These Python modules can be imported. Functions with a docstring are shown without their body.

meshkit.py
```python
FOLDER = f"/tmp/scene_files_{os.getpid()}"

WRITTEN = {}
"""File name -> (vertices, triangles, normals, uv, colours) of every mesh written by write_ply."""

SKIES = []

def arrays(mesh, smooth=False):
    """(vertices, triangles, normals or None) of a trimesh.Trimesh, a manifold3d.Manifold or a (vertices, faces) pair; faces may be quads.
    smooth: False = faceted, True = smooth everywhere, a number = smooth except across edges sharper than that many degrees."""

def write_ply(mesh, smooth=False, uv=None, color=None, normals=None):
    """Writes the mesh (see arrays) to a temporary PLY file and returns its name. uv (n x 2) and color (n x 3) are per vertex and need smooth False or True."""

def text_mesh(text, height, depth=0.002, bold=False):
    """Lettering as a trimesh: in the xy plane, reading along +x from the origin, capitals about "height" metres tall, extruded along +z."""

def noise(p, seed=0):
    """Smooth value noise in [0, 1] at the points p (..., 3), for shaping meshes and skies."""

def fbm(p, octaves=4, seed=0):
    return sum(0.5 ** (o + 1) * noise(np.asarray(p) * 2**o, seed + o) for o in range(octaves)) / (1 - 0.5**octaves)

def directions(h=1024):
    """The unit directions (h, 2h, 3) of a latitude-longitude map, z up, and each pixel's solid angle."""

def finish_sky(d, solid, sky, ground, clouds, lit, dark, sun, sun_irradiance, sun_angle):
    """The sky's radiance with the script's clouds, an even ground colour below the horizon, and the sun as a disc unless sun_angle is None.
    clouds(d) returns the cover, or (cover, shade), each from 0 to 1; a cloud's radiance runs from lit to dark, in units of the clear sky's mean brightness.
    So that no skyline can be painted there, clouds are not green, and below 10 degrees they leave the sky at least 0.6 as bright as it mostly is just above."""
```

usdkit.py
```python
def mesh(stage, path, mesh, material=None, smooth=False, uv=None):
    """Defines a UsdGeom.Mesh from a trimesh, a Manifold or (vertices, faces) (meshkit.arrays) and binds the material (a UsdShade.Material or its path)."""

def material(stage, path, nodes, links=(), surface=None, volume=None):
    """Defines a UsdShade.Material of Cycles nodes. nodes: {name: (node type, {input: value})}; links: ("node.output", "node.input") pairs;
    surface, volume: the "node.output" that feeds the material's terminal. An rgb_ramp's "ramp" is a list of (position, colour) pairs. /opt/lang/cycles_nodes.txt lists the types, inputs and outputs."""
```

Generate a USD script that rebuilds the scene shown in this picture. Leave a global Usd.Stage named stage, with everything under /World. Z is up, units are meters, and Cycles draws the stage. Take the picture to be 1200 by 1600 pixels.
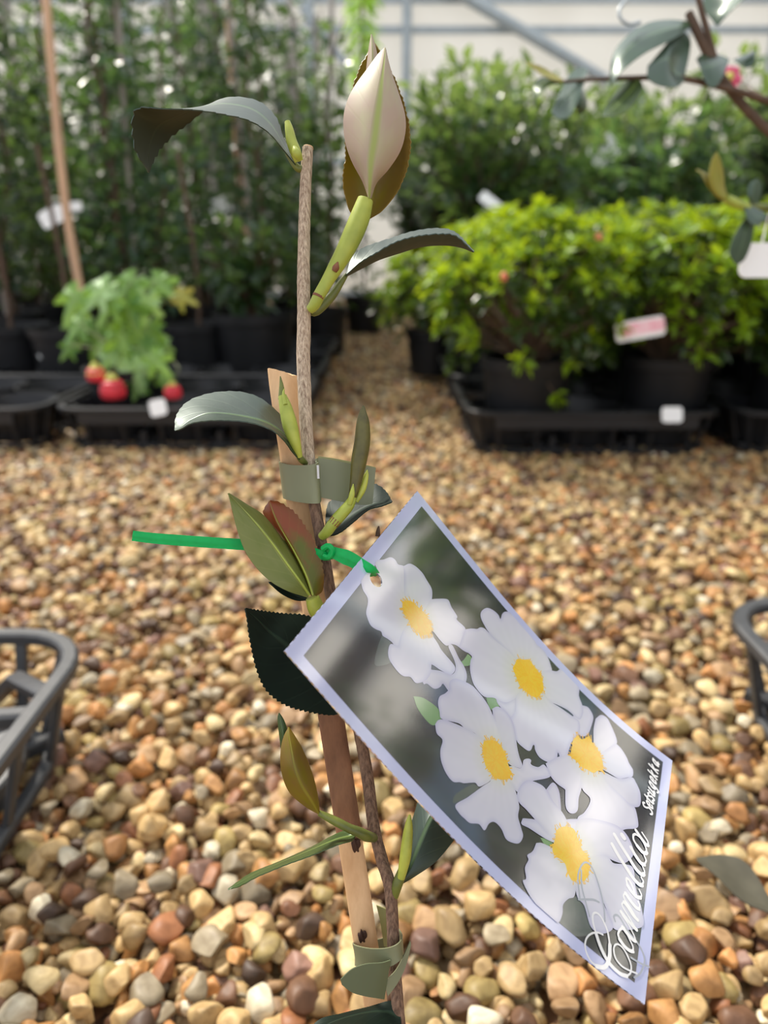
import math
import re
import numpy as np
import trimesh
import usdkit
from pxr import Usd, UsdGeom, UsdLux, UsdShade, Gf, Sdf, Vt
from shapely.geometry import Polygon, LineString, Point, box as sbox
from shapely.ops import unary_union

stage = Usd.Stage.CreateInMemory()
UsdGeom.SetStageUpAxis(stage, 'Z')
UsdGeom.SetStageMetersPerUnit(stage, 1.0)
UsdGeom.Xform.Define(stage, '/World')
PI = math.pi

# ------------------------------------------------------------------ camera, sky, sun, exposure
FPX, CAMH, PITCH = 1130.0, 0.40, math.radians(20.0)
CAM = np.array([0, 0, CAMH])
RIGHT = np.array([1.0, 0, 0])
FWD = np.array([0, math.cos(PITCH), -math.sin(PITCH)])
UPV = np.array([0, math.sin(PITCH), math.cos(PITCH)])
cam = UsdGeom.Camera.Define(stage, '/World/camera')
cam.CreateHorizontalApertureAttr(36.0)
cam.CreateVerticalApertureAttr(48.0)
cam.CreateFocalLengthAttr(36.0 * FPX / 1200)
cam.CreateFStopAttr(36.0 * FPX / 1200 / 3.4)
cam.CreateFocusDistanceAttr(0.250)
cam.CreateClippingRangeAttr(Gf.Vec2f(0.02, 200))
cam.CreateExposureAttr(0.22)
cm = Gf.Matrix4d(*RIGHT, 0, *UPV, 0, *(-FWD), 0, *CAM, 1)
UsdGeom.Xformable(cam).AddTransformOp().Set(cm)

dome = UsdLux.DomeLight.Define(stage, '/World/sky')
dome.CreateIntensityAttr(0.32)
dome.CreateColorAttr(Gf.Vec3f(0.95, 0.98, 1.05))
sun = UsdLux.DistantLight.Define(stage, '/World/sun')
sun.CreateIntensityAttr(62.0)
sun.CreateAngleAttr(9.0)
sun.CreateColorAttr(Gf.Vec3f(1.0, 0.93, 0.82))


def aim(prim, s):
    s = np.array(s, float) / np.linalg.norm(s)          # towards the sun
    x = np.cross([0, 1, 0.1], s); x /= np.linalg.norm(x)
    y = np.cross(s, x)
    UsdGeom.Xformable(prim).AddTransformOp().Set(Gf.Matrix4d(*map(float, x), 0, *map(float, y), 0, *map(float, s), 0, 0, 0, 5, 1))


aim(sun, (-0.42, 0.45, 0.79))


# ------------------------------------------------------------------ helpers
def P(px, py, d):
    """The world point seen at a place of the photograph at depth d (metres along the lens axis)."""
    px, py, d = np.asarray(px, float), np.asarray(py, float), np.asarray(d, float)
    return CAM + d[..., None] * (FWD + ((px - 600) / FPX)[..., None] * RIGHT + ((800 - py) / FPX)[..., None] * UPV)


def PP(pts):
    a = np.asarray(pts, float)
    return P(a[:, 0], a[:, 1], a[:, 2])


def lin(*c):
    c = np.asarray(c, float) / 255
    return tuple(np.where(c < 0.04045, c / 12.92, ((c + 0.055) / 1.055) ** 2.4))


USED = {}


def path_of(name, parent=None):
    base = (str(parent.GetPath()) if parent is not None else '/World') + '/' + name
    n = USED.get(base, 0)
    USED[base] = n + 1
    return base if n == 0 else f'{base}_{n:03d}'


def tag(p, label=None, cat=None, group=None, kind=None):
    for k, v in (('label', label), ('category', cat), ('group', group), ('kind', kind)):
        if v:
            p.SetCustomDataByKey(k, v)
    return p


def thing(name, label, cat, loc=(0, 0, 0), rz=0.0, group=None, kind=None, scale=None):
    x = UsdGeom.Xform.Define(stage, path_of(name))
    x.AddTranslateOp().Set(Gf.Vec3d(*map(float, loc)))
    x.AddRotateZOp().Set(float(rz))
    if scale is not None:
        x.AddScaleOp().Set(Gf.Vec3f(*([scale] * 3 if np.ndim(scale) == 0 else map(float, scale))))
    return tag(x.GetPrim(), label, cat, group, kind)


def dup(src, label, loc, rz=0.0, group=None, scale=None, name=None):
    cat = src.GetCustomData()['category']
    r = thing(name or re.sub(r'_\d{3}$', '', src.GetName()), label, cat, loc, rz, group, scale=scale)
    r.GetReferences().AddInternalReference(src.GetPath())
    r.SetInstanceable(True)
    return r


def obj(name, mesh, mat, parent=None, label=None, cat=None, group=None, kind=None, smooth=35, uv=None, col=None):
    m = usdkit.mesh(stage, path_of(name, parent), mesh, MAT[mat], smooth=smooth, uv=uv)
    if col is not None:
        UsdGeom.PrimvarsAPI(m).CreatePrimvar('col', Sdf.ValueTypeNames.Color3fArray, 'vertex').Set(Vt.Vec3fArray.FromNumpy(np.asarray(col, np.float32)))
    return tag(m.GetPrim(), label, cat, group, kind)


def cat_mesh(ms):
    vs, fs, n = [], [], 0
    for v, f in ms:
        v, f = np.asarray(v, float), np.asarray(f, int)
        if len(f) and f.shape[1] == 4:
            f = np.vstack([f[:, [0, 1, 2]], f[:, [0, 2, 3]]])
        vs.append(v); fs.append(f + n); n += len(v)
    return np.vstack(vs), np.vstack(fs)


def resample(pts, n):
    """A smooth curve (Catmull-Rom through the points) at n even steps of length."""
    p = np.asarray(pts, float)
    if len(p) == 2:
        return p[0] + (p[1] - p[0]) * np.linspace(0, 1, n)[:, None]
    e = np.vstack([2 * p[0] - p[1], p, 2 * p[-1] - p[-2]])
    out = []
    t = np.linspace(0, 1, 13)[:-1, None]
    for i in range(len(p) - 1):
        a, b, c, d = e[i:i + 4]
        out.append(0.5 * (2 * b + (c - a) * t + (2 * a - 5 * b + 4 * c - d) * t ** 2 + (3 * b - a - 3 * c + d) * t ** 3))
    q = np.vstack(out + [p[-1:]])
    s = np.r_[0, np.cumsum(np.linalg.norm(np.diff(q, axis=0), axis=1))]
    u = np.linspace(0, s[-1], n)
    return np.stack([np.interp(u, s, q[:, k]) for k in range(q.shape[1])], 1)


def tube(pts, radii, sides=8, flat=1.0, caps=True):
    p = np.asarray(pts, float)
    r = np.broadcast_to(np.asarray(radii, float), (len(p),))
    t = np.gradient(p, axis=0)
    t /= np.linalg.norm(t, axis=1, keepdims=True) + 1e-12
    a = np.cross(t[0], [0, 0, 1.0]); a = a if np.linalg.norm(a) > 0.1 else np.cross(t[0], [1.0, 0, 0])
    A = []
    for i in range(len(p)):
        a = a - t[i] * (a @ t[i]); a /= np.linalg.norm(a)
        A.append(a)
    A = np.array(A); B = np.cross(t, A)
    w = np.arange(sides) * 2 * PI / sides
    v = p[:, None] + r[:, None, None] * (np.cos(w)[None, :, None] * A[:, None] + flat * np.sin(w)[None, :, None] * B[:, None])
    i, j = np.meshgrid(np.arange(len(p) - 1), np.arange(sides), indexing='ij')
    q = np.stack([i * sides + j, i * sides + (j + 1) % sides, (i + 1) * sides + (j + 1) % sides, (i + 1) * sides + j], -1).reshape(-1, 4)
    f = np.vstack([q[:, [0, 1, 2]], q[:, [0, 2, 3]]])
    v = v.reshape(-1, 3)
    if caps:
        n = len(v)
        v = np.vstack([v, p[:1], p[-1:]])
        k = np.arange(sides); k2 = (k + 1) % sides; e = (len(p) - 1) * sides
        f = np.vstack([f, np.stack([k2, k, np.full(sides, n)], 1), np.stack([e + k, e + k2, np.full(sides, n + 1)], 1)])
    return v, f


def lathe(prof, n=28):
    pr = np.asarray(prof, float)
    w = np.arange(n) * 2 * PI / n
    v = np.stack([pr[:, None, 0] * np.cos(w), pr[:, None, 0] * np.sin(w), np.broadcast_to(pr[:, None, 1], (len(pr), n))], -1).reshape(-1, 3)
    i, j = np.meshgrid(np.arange(len(pr) - 1), np.arange(n), indexing='ij')
    q = np.stack([i * n + j, i * n + (j + 1) % n, (i + 1) * n + (j + 1) % n, (i + 1) * n + j], -1).reshape(-1, 4)
    return v, np.vstack([q[:, [0, 1, 2]], q[:, [0, 2, 3]]])


def box(lo, hi):
    lo, hi = np.minimum(lo, hi), np.maximum(lo, hi)
    m = trimesh.creation.box(np.asarray(hi, float) - lo)
    m.apply_translation((np.asarray(lo, float) + hi) / 2)
    return m.vertices, m.faces


def bar(pts, w, h, closed=False, side=None):
    """A rectangular bar (w across, h high, chamfered) swept along a path lying roughly level."""
    p = np.asarray(pts, float)
    n = len(p)
    t = (np.roll(p, -1, 0) - np.roll(p, 1, 0)) if closed else np.gradient(p, axis=0)
    t /= np.linalg.norm(t, axis=1, keepdims=True)
    s = np.cross(t, [0, 0, 1.0])
    bad = np.linalg.norm(s, axis=1) < 0.2
    s[bad] = side if side is not None else [1.0, 0, 0]
    s /= np.linalg.norm(s, axis=1, keepdims=True)
    u = np.cross(s, t)
    c = 0.18
    prof = np.array([(-.5, -.5 + c), (-.5 + c, -.5), (.5 - c, -.5), (.5, -.5 + c), (.5, .5 - c), (.5 - c, .5), (-.5 + c, .5), (-.5, .5 - c)])
    v = (p[:, None] + prof[None, :, :1] * w * s[:, None] + prof[None, :, 1:] * h * u[:, None]).reshape(-1, 3)
    k = len(prof)
    i, j = np.meshgrid(np.arange(n if closed else n - 1), np.arange(k), indexing='ij')
    i2, j2 = (i + 1) % n, (j + 1) % k
    q = np.stack([i * k + j, i2 * k + j, i2 * k + j2, i * k + j2], -1).reshape(-1, 4)
    f = np.vstack([q[:, [0, 1, 2]], q[:, [0, 2, 3]]])
    if not closed:
        fan = np.array([(0, m, m + 1) for m in range(1, k - 1)])
        f = np.vstack([f, fan, fan[:, ::-1] + (n - 1) * k])
    return v, f


def leaf_cloud(rng, pts, dirs, L, W, fold=0.25, bend=0.25):
    """Small leaves, four triangles each, at pts along dirs."""
    n = len(pts)
    d = dirs / np.linalg.norm(dirs, axis=1, keepdims=True)
    up = np.array([0, 0, 1.0]) + rng.normal(0, 0.45, (n, 3))
    s = np.cross(d, up); s /= np.linalg.norm(s, axis=1, keepdims=True) + 1e-9
    nn = np.cross(s, d)
    L, W = np.broadcast_to(L, n)[:, None], np.broadcast_to(W, n)[:, None]
    b = pts
    t = pts + d * L - nn * L * bend
    m1, m2 = pts + d * L * .34 + nn * L * .03, pts + d * L * .7 - nn * L * bend * .4
    v = np.stack([b, m1 - s * W * .5 + nn * W * fold, m1 + s * W * .5 + nn * W * fold, m2 - s * W * .4 + nn * W * fold * .6, m2 + s * W * .4 + nn * W * fold * .6, t, m1, m2], 1).reshape(-1, 3)
    k = np.arange(n)[:, None, None] * 8
    f = (k + np.array([(0, 6, 1), (0, 2, 6), (1, 6, 7), (1, 7, 3), (6, 2, 4), (6, 4, 7), (3, 7, 5), (7, 4, 5)])[None]).reshape(-1, 3)
    return v, f


# ------------------------------------------------------------------ materials
MAT = {}
UsdGeom.Scope.Define(stage, '/World/Looks')


def M(name, nodes, links, surface):
    MAT[name] = usdkit.material(stage, '/World/Looks/' + name, nodes, links, surface=surface)


def plain(name, color, rough=0.5, noise=0.0, scale=40, spec=0.5, bump=0.0, color2=None, detail=3, stretch=(1, 1, 1)):
    nodes = {'p': ('principled_bsdf', {'base_color': color, 'roughness': rough, 'specular_ior_level': spec})}
    links = []
    if noise or bump or color2:
        c2 = color2 or tuple(max(0, x * (1 - noise)) for x in color)
        nodes['tc'] = ('texture_coordinate', {})
        nodes['mp'] = ('mapping', {'scale': stretch})
        nodes['n'] = ('noise_texture', {'scale': scale, 'detail': detail, 'roughness': .6})
        nodes['r'] = ('rgb_ramp', {'ramp': [(.32, c2), (.68, color)]})
        links += [('tc.object', 'mp.vector'), ('mp.vector', 'n.vector'), ('n.fac', 'r.fac'), ('r.color', 'p.base_color')]
        if bump:
            nodes['b'] = ('bump', {'strength': bump, 'distance': 0.002})
            links += [('n.fac', 'b.height'), ('b.normal', 'p.normal')]
    M(name, nodes, links, 'p.BSDF')


def foliage(name, c1, c2, rough=0.35, trans=0.35, tcol=None, spec=0.5):
    """Many small leaves in one mesh: tone varies from leaf to leaf."""
    nodes = {'g': ('geometry', {}), 'r': ('rgb_ramp', {'ramp': [(0, c1), (1, c2)]}),
             'p': ('principled_bsdf', {'roughness': rough, 'specular_ior_level': spec}),
             't': ('translucent_bsdf', {'color': tcol or tuple(min(1, x * 1.5) for x in c2)}), 'm': ('mix_closure', {'fac': trans})}
    M(name, nodes, [('g.random_per_island', 'r.fac'), ('r.color', 'p.base_color'), ('p.BSDF', 'm.closure1'), ('t.BSDF', 'm.closure2')], 'm.closure')


def leafmat(name, base, edge, rib, back=None, rough=0.3, trans=0.2, tcol=None, veins=0.35, spec=0.5, blotch=None, ribw=1.0, coat=0.0, along=0.0):
    """A large leaf: st.x runs from stalk to tip (plus 2 on the underside), st.y across. Midrib, side veins, mottling, duller underside."""
    back = back or tuple(x * .8 + .02 for x in base)
    ma = lambda t, **k: ('math', {'math_type': t, **k})  # noqa: E731
    nodes = {'uv': ('texture_coordinate', {}), 's': ('separate_xyz', {}),
             'un': ma('greater_than', value2=1.5), 'xx': ma('multiply_add', value2=-2.0),
             'c': ma('subtract', value2=.5), 'a': ma('absolute'),
             'tp': ma('multiply_add', value2=3.2, value3=.8), 'at': ma('multiply'),
             'rb': ('map_range', {'from_min': .03 * ribw, 'from_max': .12 * ribw, 'to_min': 1, 'to_max': 0, 'clamp': True}),
             'sk': ma('multiply_add', value2=-.55), 'w': ma('multiply', value2=46.0), 'sn': ma('sine'),
             'vr': ('map_range', {'from_min': .86, 'from_max': 1.0, 'to_min': 0, 'to_max': veins, 'clamp': True}), 'mx': ma('maximum'),
             'n': ('noise_texture', {'scale': 5, 'detail': 5}), 'al': ma('multiply_add', value2=along), 'ah': ma('subtract', value2=along * .5), 'nr': ('rgb_ramp', {'ramp': [(.35, tuple(base)), (.7, tuple(blotch or edge))]}),
             'eg': ('map_range', {'from_min': .25, 'from_max': .5, 'to_min': 0, 'to_max': .7, 'clamp': True}),
             'm0': ('mix', {'color2': edge}), 'm1': ('mix', {'color2': rib}), 'm2': ('mix', {'color2': back}), 'uf': ma('multiply', value2=.85),
             'ro': ('map_range', {'to_min': rough, 'to_max': max(rough, .6)}), 'so': ('map_range', {'to_min': spec, 'to_max': .25}), 'co': ('map_range', {'to_min': coat, 'to_max': 0.0}),
             'b': ('bump', {'strength': .3, 'distance': .0006, 'invert': True}),
             'p': ('principled_bsdf', {'coat_roughness': .28, 'specular_tint': (.86, 1, .93), 'coat_tint': (.9, 1, .94)}),
             't': ('translucent_bsdf', {'color': tcol or tuple(min(1, x * 2) for x in base)}), 'mm': ('mix_closure', {'fac': trans})}
    links = [('uv.UV', 's.vector'), ('s.x', 'un.value1'), ('un.value', 'xx.value1'), ('s.x', 'xx.value3'), ('s.y', 'c.value1'), ('c.value', 'a.value1'),
             ('xx.value', 'tp.value1'), ('tp.value', 'at.value1'), ('a.value', 'at.value2'), ('at.value', 'rb.value'),
             ('a.value', 'sk.value1'), ('xx.value', 'sk.value3'), ('sk.value', 'w.value1'), ('w.value', 'sn.value1'), ('sn.value', 'vr.value'),
             ('rb.result', 'mx.value1'), ('vr.result', 'mx.value2'), ('uv.UV', 'n.vector'), ('xx.value', 'al.value1'), ('n.fac', 'al.value3'), ('al.value', 'ah.value1'), ('ah.value', 'nr.fac'),
             ('a.value', 'eg.value'), ('nr.color', 'm0.color1'), ('eg.result', 'm0.fac'), ('m0.color', 'm1.color1'), ('mx.value', 'm1.fac'),
             ('un.value', 'uf.value1'), ('m1.color', 'm2.color1'), ('uf.value', 'm2.fac'), ('m2.color', 'p.base_color'),
             ('un.value', 'ro.value'), ('un.value', 'so.value'), ('un.value', 'co.value'), ('ro.result', 'p.roughness'), ('so.result', 'p.specular_ior_level'), ('co.result', 'p.coat_weight'),
             ('mx.value', 'b.height'), ('b.normal', 'p.normal'), ('p.BSDF', 'mm.closure1'), ('t.BSDF', 'mm.closure2')]
    M(name, nodes, links, 'mm.closure')


plain('soil', lin(74, 52, 38), .95, .6, 60, bump=.8)
M('ground', {'tc': ('texture_coordinate', {}), 'v': ('voronoi_texture', {'scale': 52.0}), 'sc': ('separate_color', {}),
             'r': ('rgb_ramp', {'ramp': [(0, lin(78, 58, 44)), (.25, lin(128, 90, 60)), (.5, lin(150, 116, 76)), (.75, lin(170, 140, 96)), (1, lin(190, 166, 126))]}),
             'b': ('bump', {'strength': 1.0, 'distance': .012, 'invert': True}), 'p': ('principled_bsdf', {'roughness': .7})},
  [('tc.object', 'v.vector'), ('v.color', 'sc.color'), ('sc.r', 'r.fac'), ('r.color', 'p.base_color'), ('v.distance', 'b.height'), ('b.normal', 'p.normal')], 'p.BSDF')
plain('black_plastic', lin(34, 35, 38), .42, .15, 30, spec=.4)
plain('sheen_plastic', lin(66, 67, 69), .46, .2, 60, spec=.5, bump=.12)  # black plastic with its sky sheen put into the colour as grey
plain('pot_plastic', lin(24, 25, 28), .5, .2, 25, spec=.35)
plain('white_card', lin(240, 240, 238), .4)
plain('pink_print', lin(235, 140, 160), .4, .3, 60, color2=lin(250, 215, 220))
plain('band_rail', lin(52, 43, 36), .8, .4, 14)
plain('galvanised', lin(176, 186, 190), .45, .15, 12)
plain('bamboo', lin(205, 165, 130), .55, .25, 25, stretch=(1, 1, .2))
plain('old_stake', lin(165, 158, 150), .75, .3, 25, stretch=(1, 1, .15))
plain('stem_brown', lin(92, 72, 56), .8, .3, 60)
plain('bark', lin(228, 208, 182), .85, 0, 1500, color2=lin(140, 116, 96), bump=.7, detail=6, stretch=(1, 1, .08))
plain('bark_dark', lin(150, 120, 98), .85, 0, 1000, color2=lin(84, 62, 50), bump=.6, detail=6, stretch=(1, 1, .16))
plain('stake_wood', lin(228, 188, 142), .7, 0, 160, color2=lin(204, 160, 114), bump=.15, detail=5, stretch=(1, 1, .06))
plain('stake_shade_brown', lin(148, 104, 74), .75, 0, 160, color2=lin(112, 76, 54), bump=.3, detail=5, stretch=(1, 1, .15))  # stake wood browned to stand in for the shade on it
plain('stake_knot', lin(74, 46, 32), .8, .4, 200)
plain('tape', lin(124, 128, 98), .42, .12, 40, spec=.45)
plain('tape_dark', lin(92, 102, 74), .45, .15, 40)
plain('tape_pale', lin(158, 158, 104), .45, .12, 40)
plain('green_tie', lin(0, 172, 84), .45, .2, 150, spec=.3, bump=.2)
plain('staple', lin(190, 190, 190), .25)
plain('red_flower', lin(226, 52, 66), .5, .35, 40)
plain('yellow_green', lin(200, 196, 90), .5, .2, 40)
plain('grey_leaf_dry', lin(84, 80, 64), .7, .3, 60)
plain('coral', lin(230, 130, 100), .5, .25, 60)
plain('magenta', lin(225, 90, 130), .5, .3, 60)
# translucent white greenhouse film
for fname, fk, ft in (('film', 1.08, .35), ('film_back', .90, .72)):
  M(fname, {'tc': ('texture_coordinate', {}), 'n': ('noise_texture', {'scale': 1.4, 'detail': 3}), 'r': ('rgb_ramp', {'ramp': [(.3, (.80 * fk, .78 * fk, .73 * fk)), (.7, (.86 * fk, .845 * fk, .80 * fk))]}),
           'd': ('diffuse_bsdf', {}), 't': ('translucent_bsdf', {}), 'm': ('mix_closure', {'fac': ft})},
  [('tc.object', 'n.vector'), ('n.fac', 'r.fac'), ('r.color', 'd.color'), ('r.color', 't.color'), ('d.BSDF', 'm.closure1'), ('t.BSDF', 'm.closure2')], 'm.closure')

foliage('dark_leaves', lin(42, 60, 46), lin(110, 132, 98), .26, .24, lin(126, 156, 90))
foliage('mid_leaves', lin(44, 68, 42), lin(116, 140, 90), .26, .28, lin(140, 174, 80))
foliage('bright_leaves', lin(86, 114, 64), lin(160, 178, 116), .28, .34, lin(166, 192, 96))
foliage('grey_leaves', lin(50, 76, 56), lin(130, 154, 112), .24, .26, lin(140, 180, 90))
foliage('lime_leaves', lin(112, 148, 16), lin(196, 206, 40), .45, .38, lin(190, 210, 40))
foliage('azalea_leaves', lin(38, 60, 24), lin(96, 122, 44), .3, .25, lin(120, 150, 40))
foliage('pale_lime', lin(150, 200, 60), lin(190, 224, 100), .5, .45, lin(200, 230, 100))
foliage('stamen_print', lin(240, 170, 20), lin(255, 222, 70), .3, .0)

leafmat('leaf_dark', lin(26, 40, 28), lin(32, 48, 34), lin(70, 92, 58), back=lin(62, 66, 52), rough=.40, trans=.05, tcol=lin(90, 120, 40), veins=.10, spec=.75, coat=.08)
leafmat('leaf_green', lin(58, 76, 40), lin(70, 88, 46), lin(110, 130, 70), rough=.32, trans=.12, tcol=lin(110, 140, 40), veins=.1)
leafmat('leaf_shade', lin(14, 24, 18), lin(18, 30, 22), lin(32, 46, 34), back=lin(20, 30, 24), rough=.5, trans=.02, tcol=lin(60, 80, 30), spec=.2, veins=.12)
leafmat('leaf_young', lin(112, 120, 52), lin(126, 130, 70), lin(164, 166, 96), back=lin(96, 102, 44), rough=.34, trans=.22, tcol=lin(150, 160, 30), veins=.10)
leafmat('leaf_brown', lin(96, 100, 24), lin(122, 70, 30), lin(150, 136, 56), back=lin(96, 76, 30), rough=.32, trans=.25, tcol=lin(170, 110, 30), blotch=lin(140, 66, 34), veins=.08, along=.9)
leafmat('leaf_pink', lin(178, 156, 138), lin(172, 144, 134), lin(158, 168, 94), back=lin(178, 160, 140), rough=.5, trans=.22, tcol=lin(200, 190, 130), veins=.06, blotch=lin(180, 172, 138), ribw=1.5)
leafmat('leaf_olive', lin(128, 114, 30), lin(132, 100, 48), lin(150, 140, 50), rough=.35, trans=.35, tcol=lin(180, 170, 20), veins=.06)
leafmat('leaf_maple', lin(118, 160, 74), lin(136, 176, 92), lin(150, 186, 110), rough=.5, trans=.35, tcol=lin(170, 210, 60), veins=.0)
leafmat('leaf_maple_pale', lin(150, 186, 120), lin(164, 196, 134), lin(150, 186, 110), rough=.4, trans=.25, tcol=lin(170, 210, 60), veins=.0)
leafmat('leaf_maple_deep', lin(76, 118, 44), lin(90, 132, 54), lin(120, 150, 80), rough=.5, trans=.3, tcol=lin(150, 190, 40), veins=.0)
leafmat('leaf_branch', lin(46, 64, 48), lin(56, 76, 56), lin(84, 104, 76), back=lin(96, 112, 84), rough=.3, trans=.12, tcol=lin(120, 150, 60), veins=.08, coat=.5)
leafmat('leaf_gold', lin(150, 150, 50), lin(164, 150, 66), lin(180, 180, 90), rough=.4, trans=.3, tcol=lin(200, 190, 60), veins=.05)
plain('shoot', lin(166, 176, 70), .42, 0, 90, color2=lin(138, 152, 58), bump=.1)
plain('shoot_dark', lin(110, 118, 50), .42, 0, 120, color2=lin(84, 92, 40))
plain('bud', lin(178, 186, 78), .4, 0, 110, color2=lin(148, 160, 62))
plain('bud_brown', lin(96, 92, 40), .40, 0, 160, color2=lin(72, 68, 30))
plain('brown_scar', lin(128, 78, 48), .6, .3, 200)
# print colours on the tag, all under one gloss
def gloss(name, nodes, links, col):
    """Ink under a clear laminate: a glossy layer over the colour, by the angle of view."""
    nodes = dict(nodes)
    nodes.update({'p': ('principled_bsdf', dict({'roughness': .5, 'specular_ior_level': .3}, **({} if isinstance(col, str) else {'base_color': col}))),
                  'fr': ('fresnel', {'IOR': 4.2}), 'gl': ('glossy_bsdf', {'color': (1, 1, 1), 'roughness': .07}), 'ml': ('mix_closure', {})})
    links = list(links) + [('fr.fac', 'ml.fac'), ('p.BSDF', 'ml.closure1'), ('gl.BSDF', 'ml.closure2')]
    if isinstance(col, str):
        links.append((col, 'p.base_color'))
    M(name, nodes, links, 'ml.closure')


gloss('card_border', {}, [], lin(200, 206, 244))
gloss('print_petal', {'a': ('attribute', {'attribute': 'col'})}, [], 'a.color')
gloss('print_dark', {'tc': ('texture_coordinate', {}), 'n': ('noise_texture', {'scale': 3.2, 'detail': 2}),
                     'r': ('rgb_ramp', {'ramp': [(.38, lin(22, 25, 31)), (.5, lin(32, 38, 50)), (.64, lin(66, 90, 120))]})},
      [('tc.UV', 'n.vector'), ('n.fac', 'r.fac')], 'r.color')
gloss('print_leaf', {}, [], lin(124, 168, 112))
gloss('print_leaf_grey', {}, [], lin(86, 98, 96))
gloss('print_white', {}, [], lin(252, 252, 252))
gloss('print_grey', {}, [], lin(182, 188, 198))
gloss('print_stamen', {'g': ('geometry', {}), 'r': ('rgb_ramp', {'ramp': [(0, lin(255, 198, 16)), (.5, lin(255, 236, 50)), (1, lin(255, 252, 160))]})}, [('g.random_per_island', 'r.fac')], 'r.color')
gloss('print_stamen_base', {}, [], lin(252, 208, 40))

# ------------------------------------------------------------------ the setting: ground, film walls, steel frame
floor = thing('floor', 'bed of mixed tan, cream and brown river pebbles', None, kind='structure')
obj('ground', box((-5, -2.2, -.08), (5, 6.6, -.013)), 'ground', floor)

wall = thing('wall_back', 'white translucent greenhouse film wall at the end of the path', None, (0, 6.3, 0), kind='structure')
obj('film_sheet', box((-5, 0, 0), (5, .004, 3.4)), 'film_back', wall)
for z in (0.05, 1.04, 1.93, 2.12):
    obj('rail', box((-5, -.03, z - .025), (5, -.002, z + .025)), 'galvanised', wall)
for x in (-3.1, -1.9, -.55, .17, 2.9):
    obj('post', tube([(x, -.06, 0), (x, -.06, 3.4)], .038, 10), 'galvanised', wall)
obj('brace', tube([(.17, -.1, 2.32), (2.0, -.1, 1.42)], .042, 10), 'galvanised', wall)
obj('brace', tube([(-.60, -.1, 2.05), (.10, -.1, 1.25)], .03, 10), 'galvanised', wall)
wr = thing('wall_right', 'white translucent greenhouse film wall along the right side', None, (3.3, 0, 0), kind='structure')
obj('film_sheet', box((0, -2.2, 0), (.004, 6.3, 2.6)), 'film', wr)
for y in (-1.6, -.2, 1.2, 2.6, 4.0, 5.4):
    obj('post', tube([(-.06, y, 0), (-.06, y, 2.6)], .038, 10), 'galvanised', wr)
for z, h in ((.72, .06), (1.20, .12), (1.58, .15), (1.93, .13)):  # unseen rails, added and sized to put dark bands in the tag gloss
    obj('rail', box((-.03, -2.2, z - h / 2), (-.002, 6.3, z + h / 2)), 'band_rail', wr)

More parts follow.
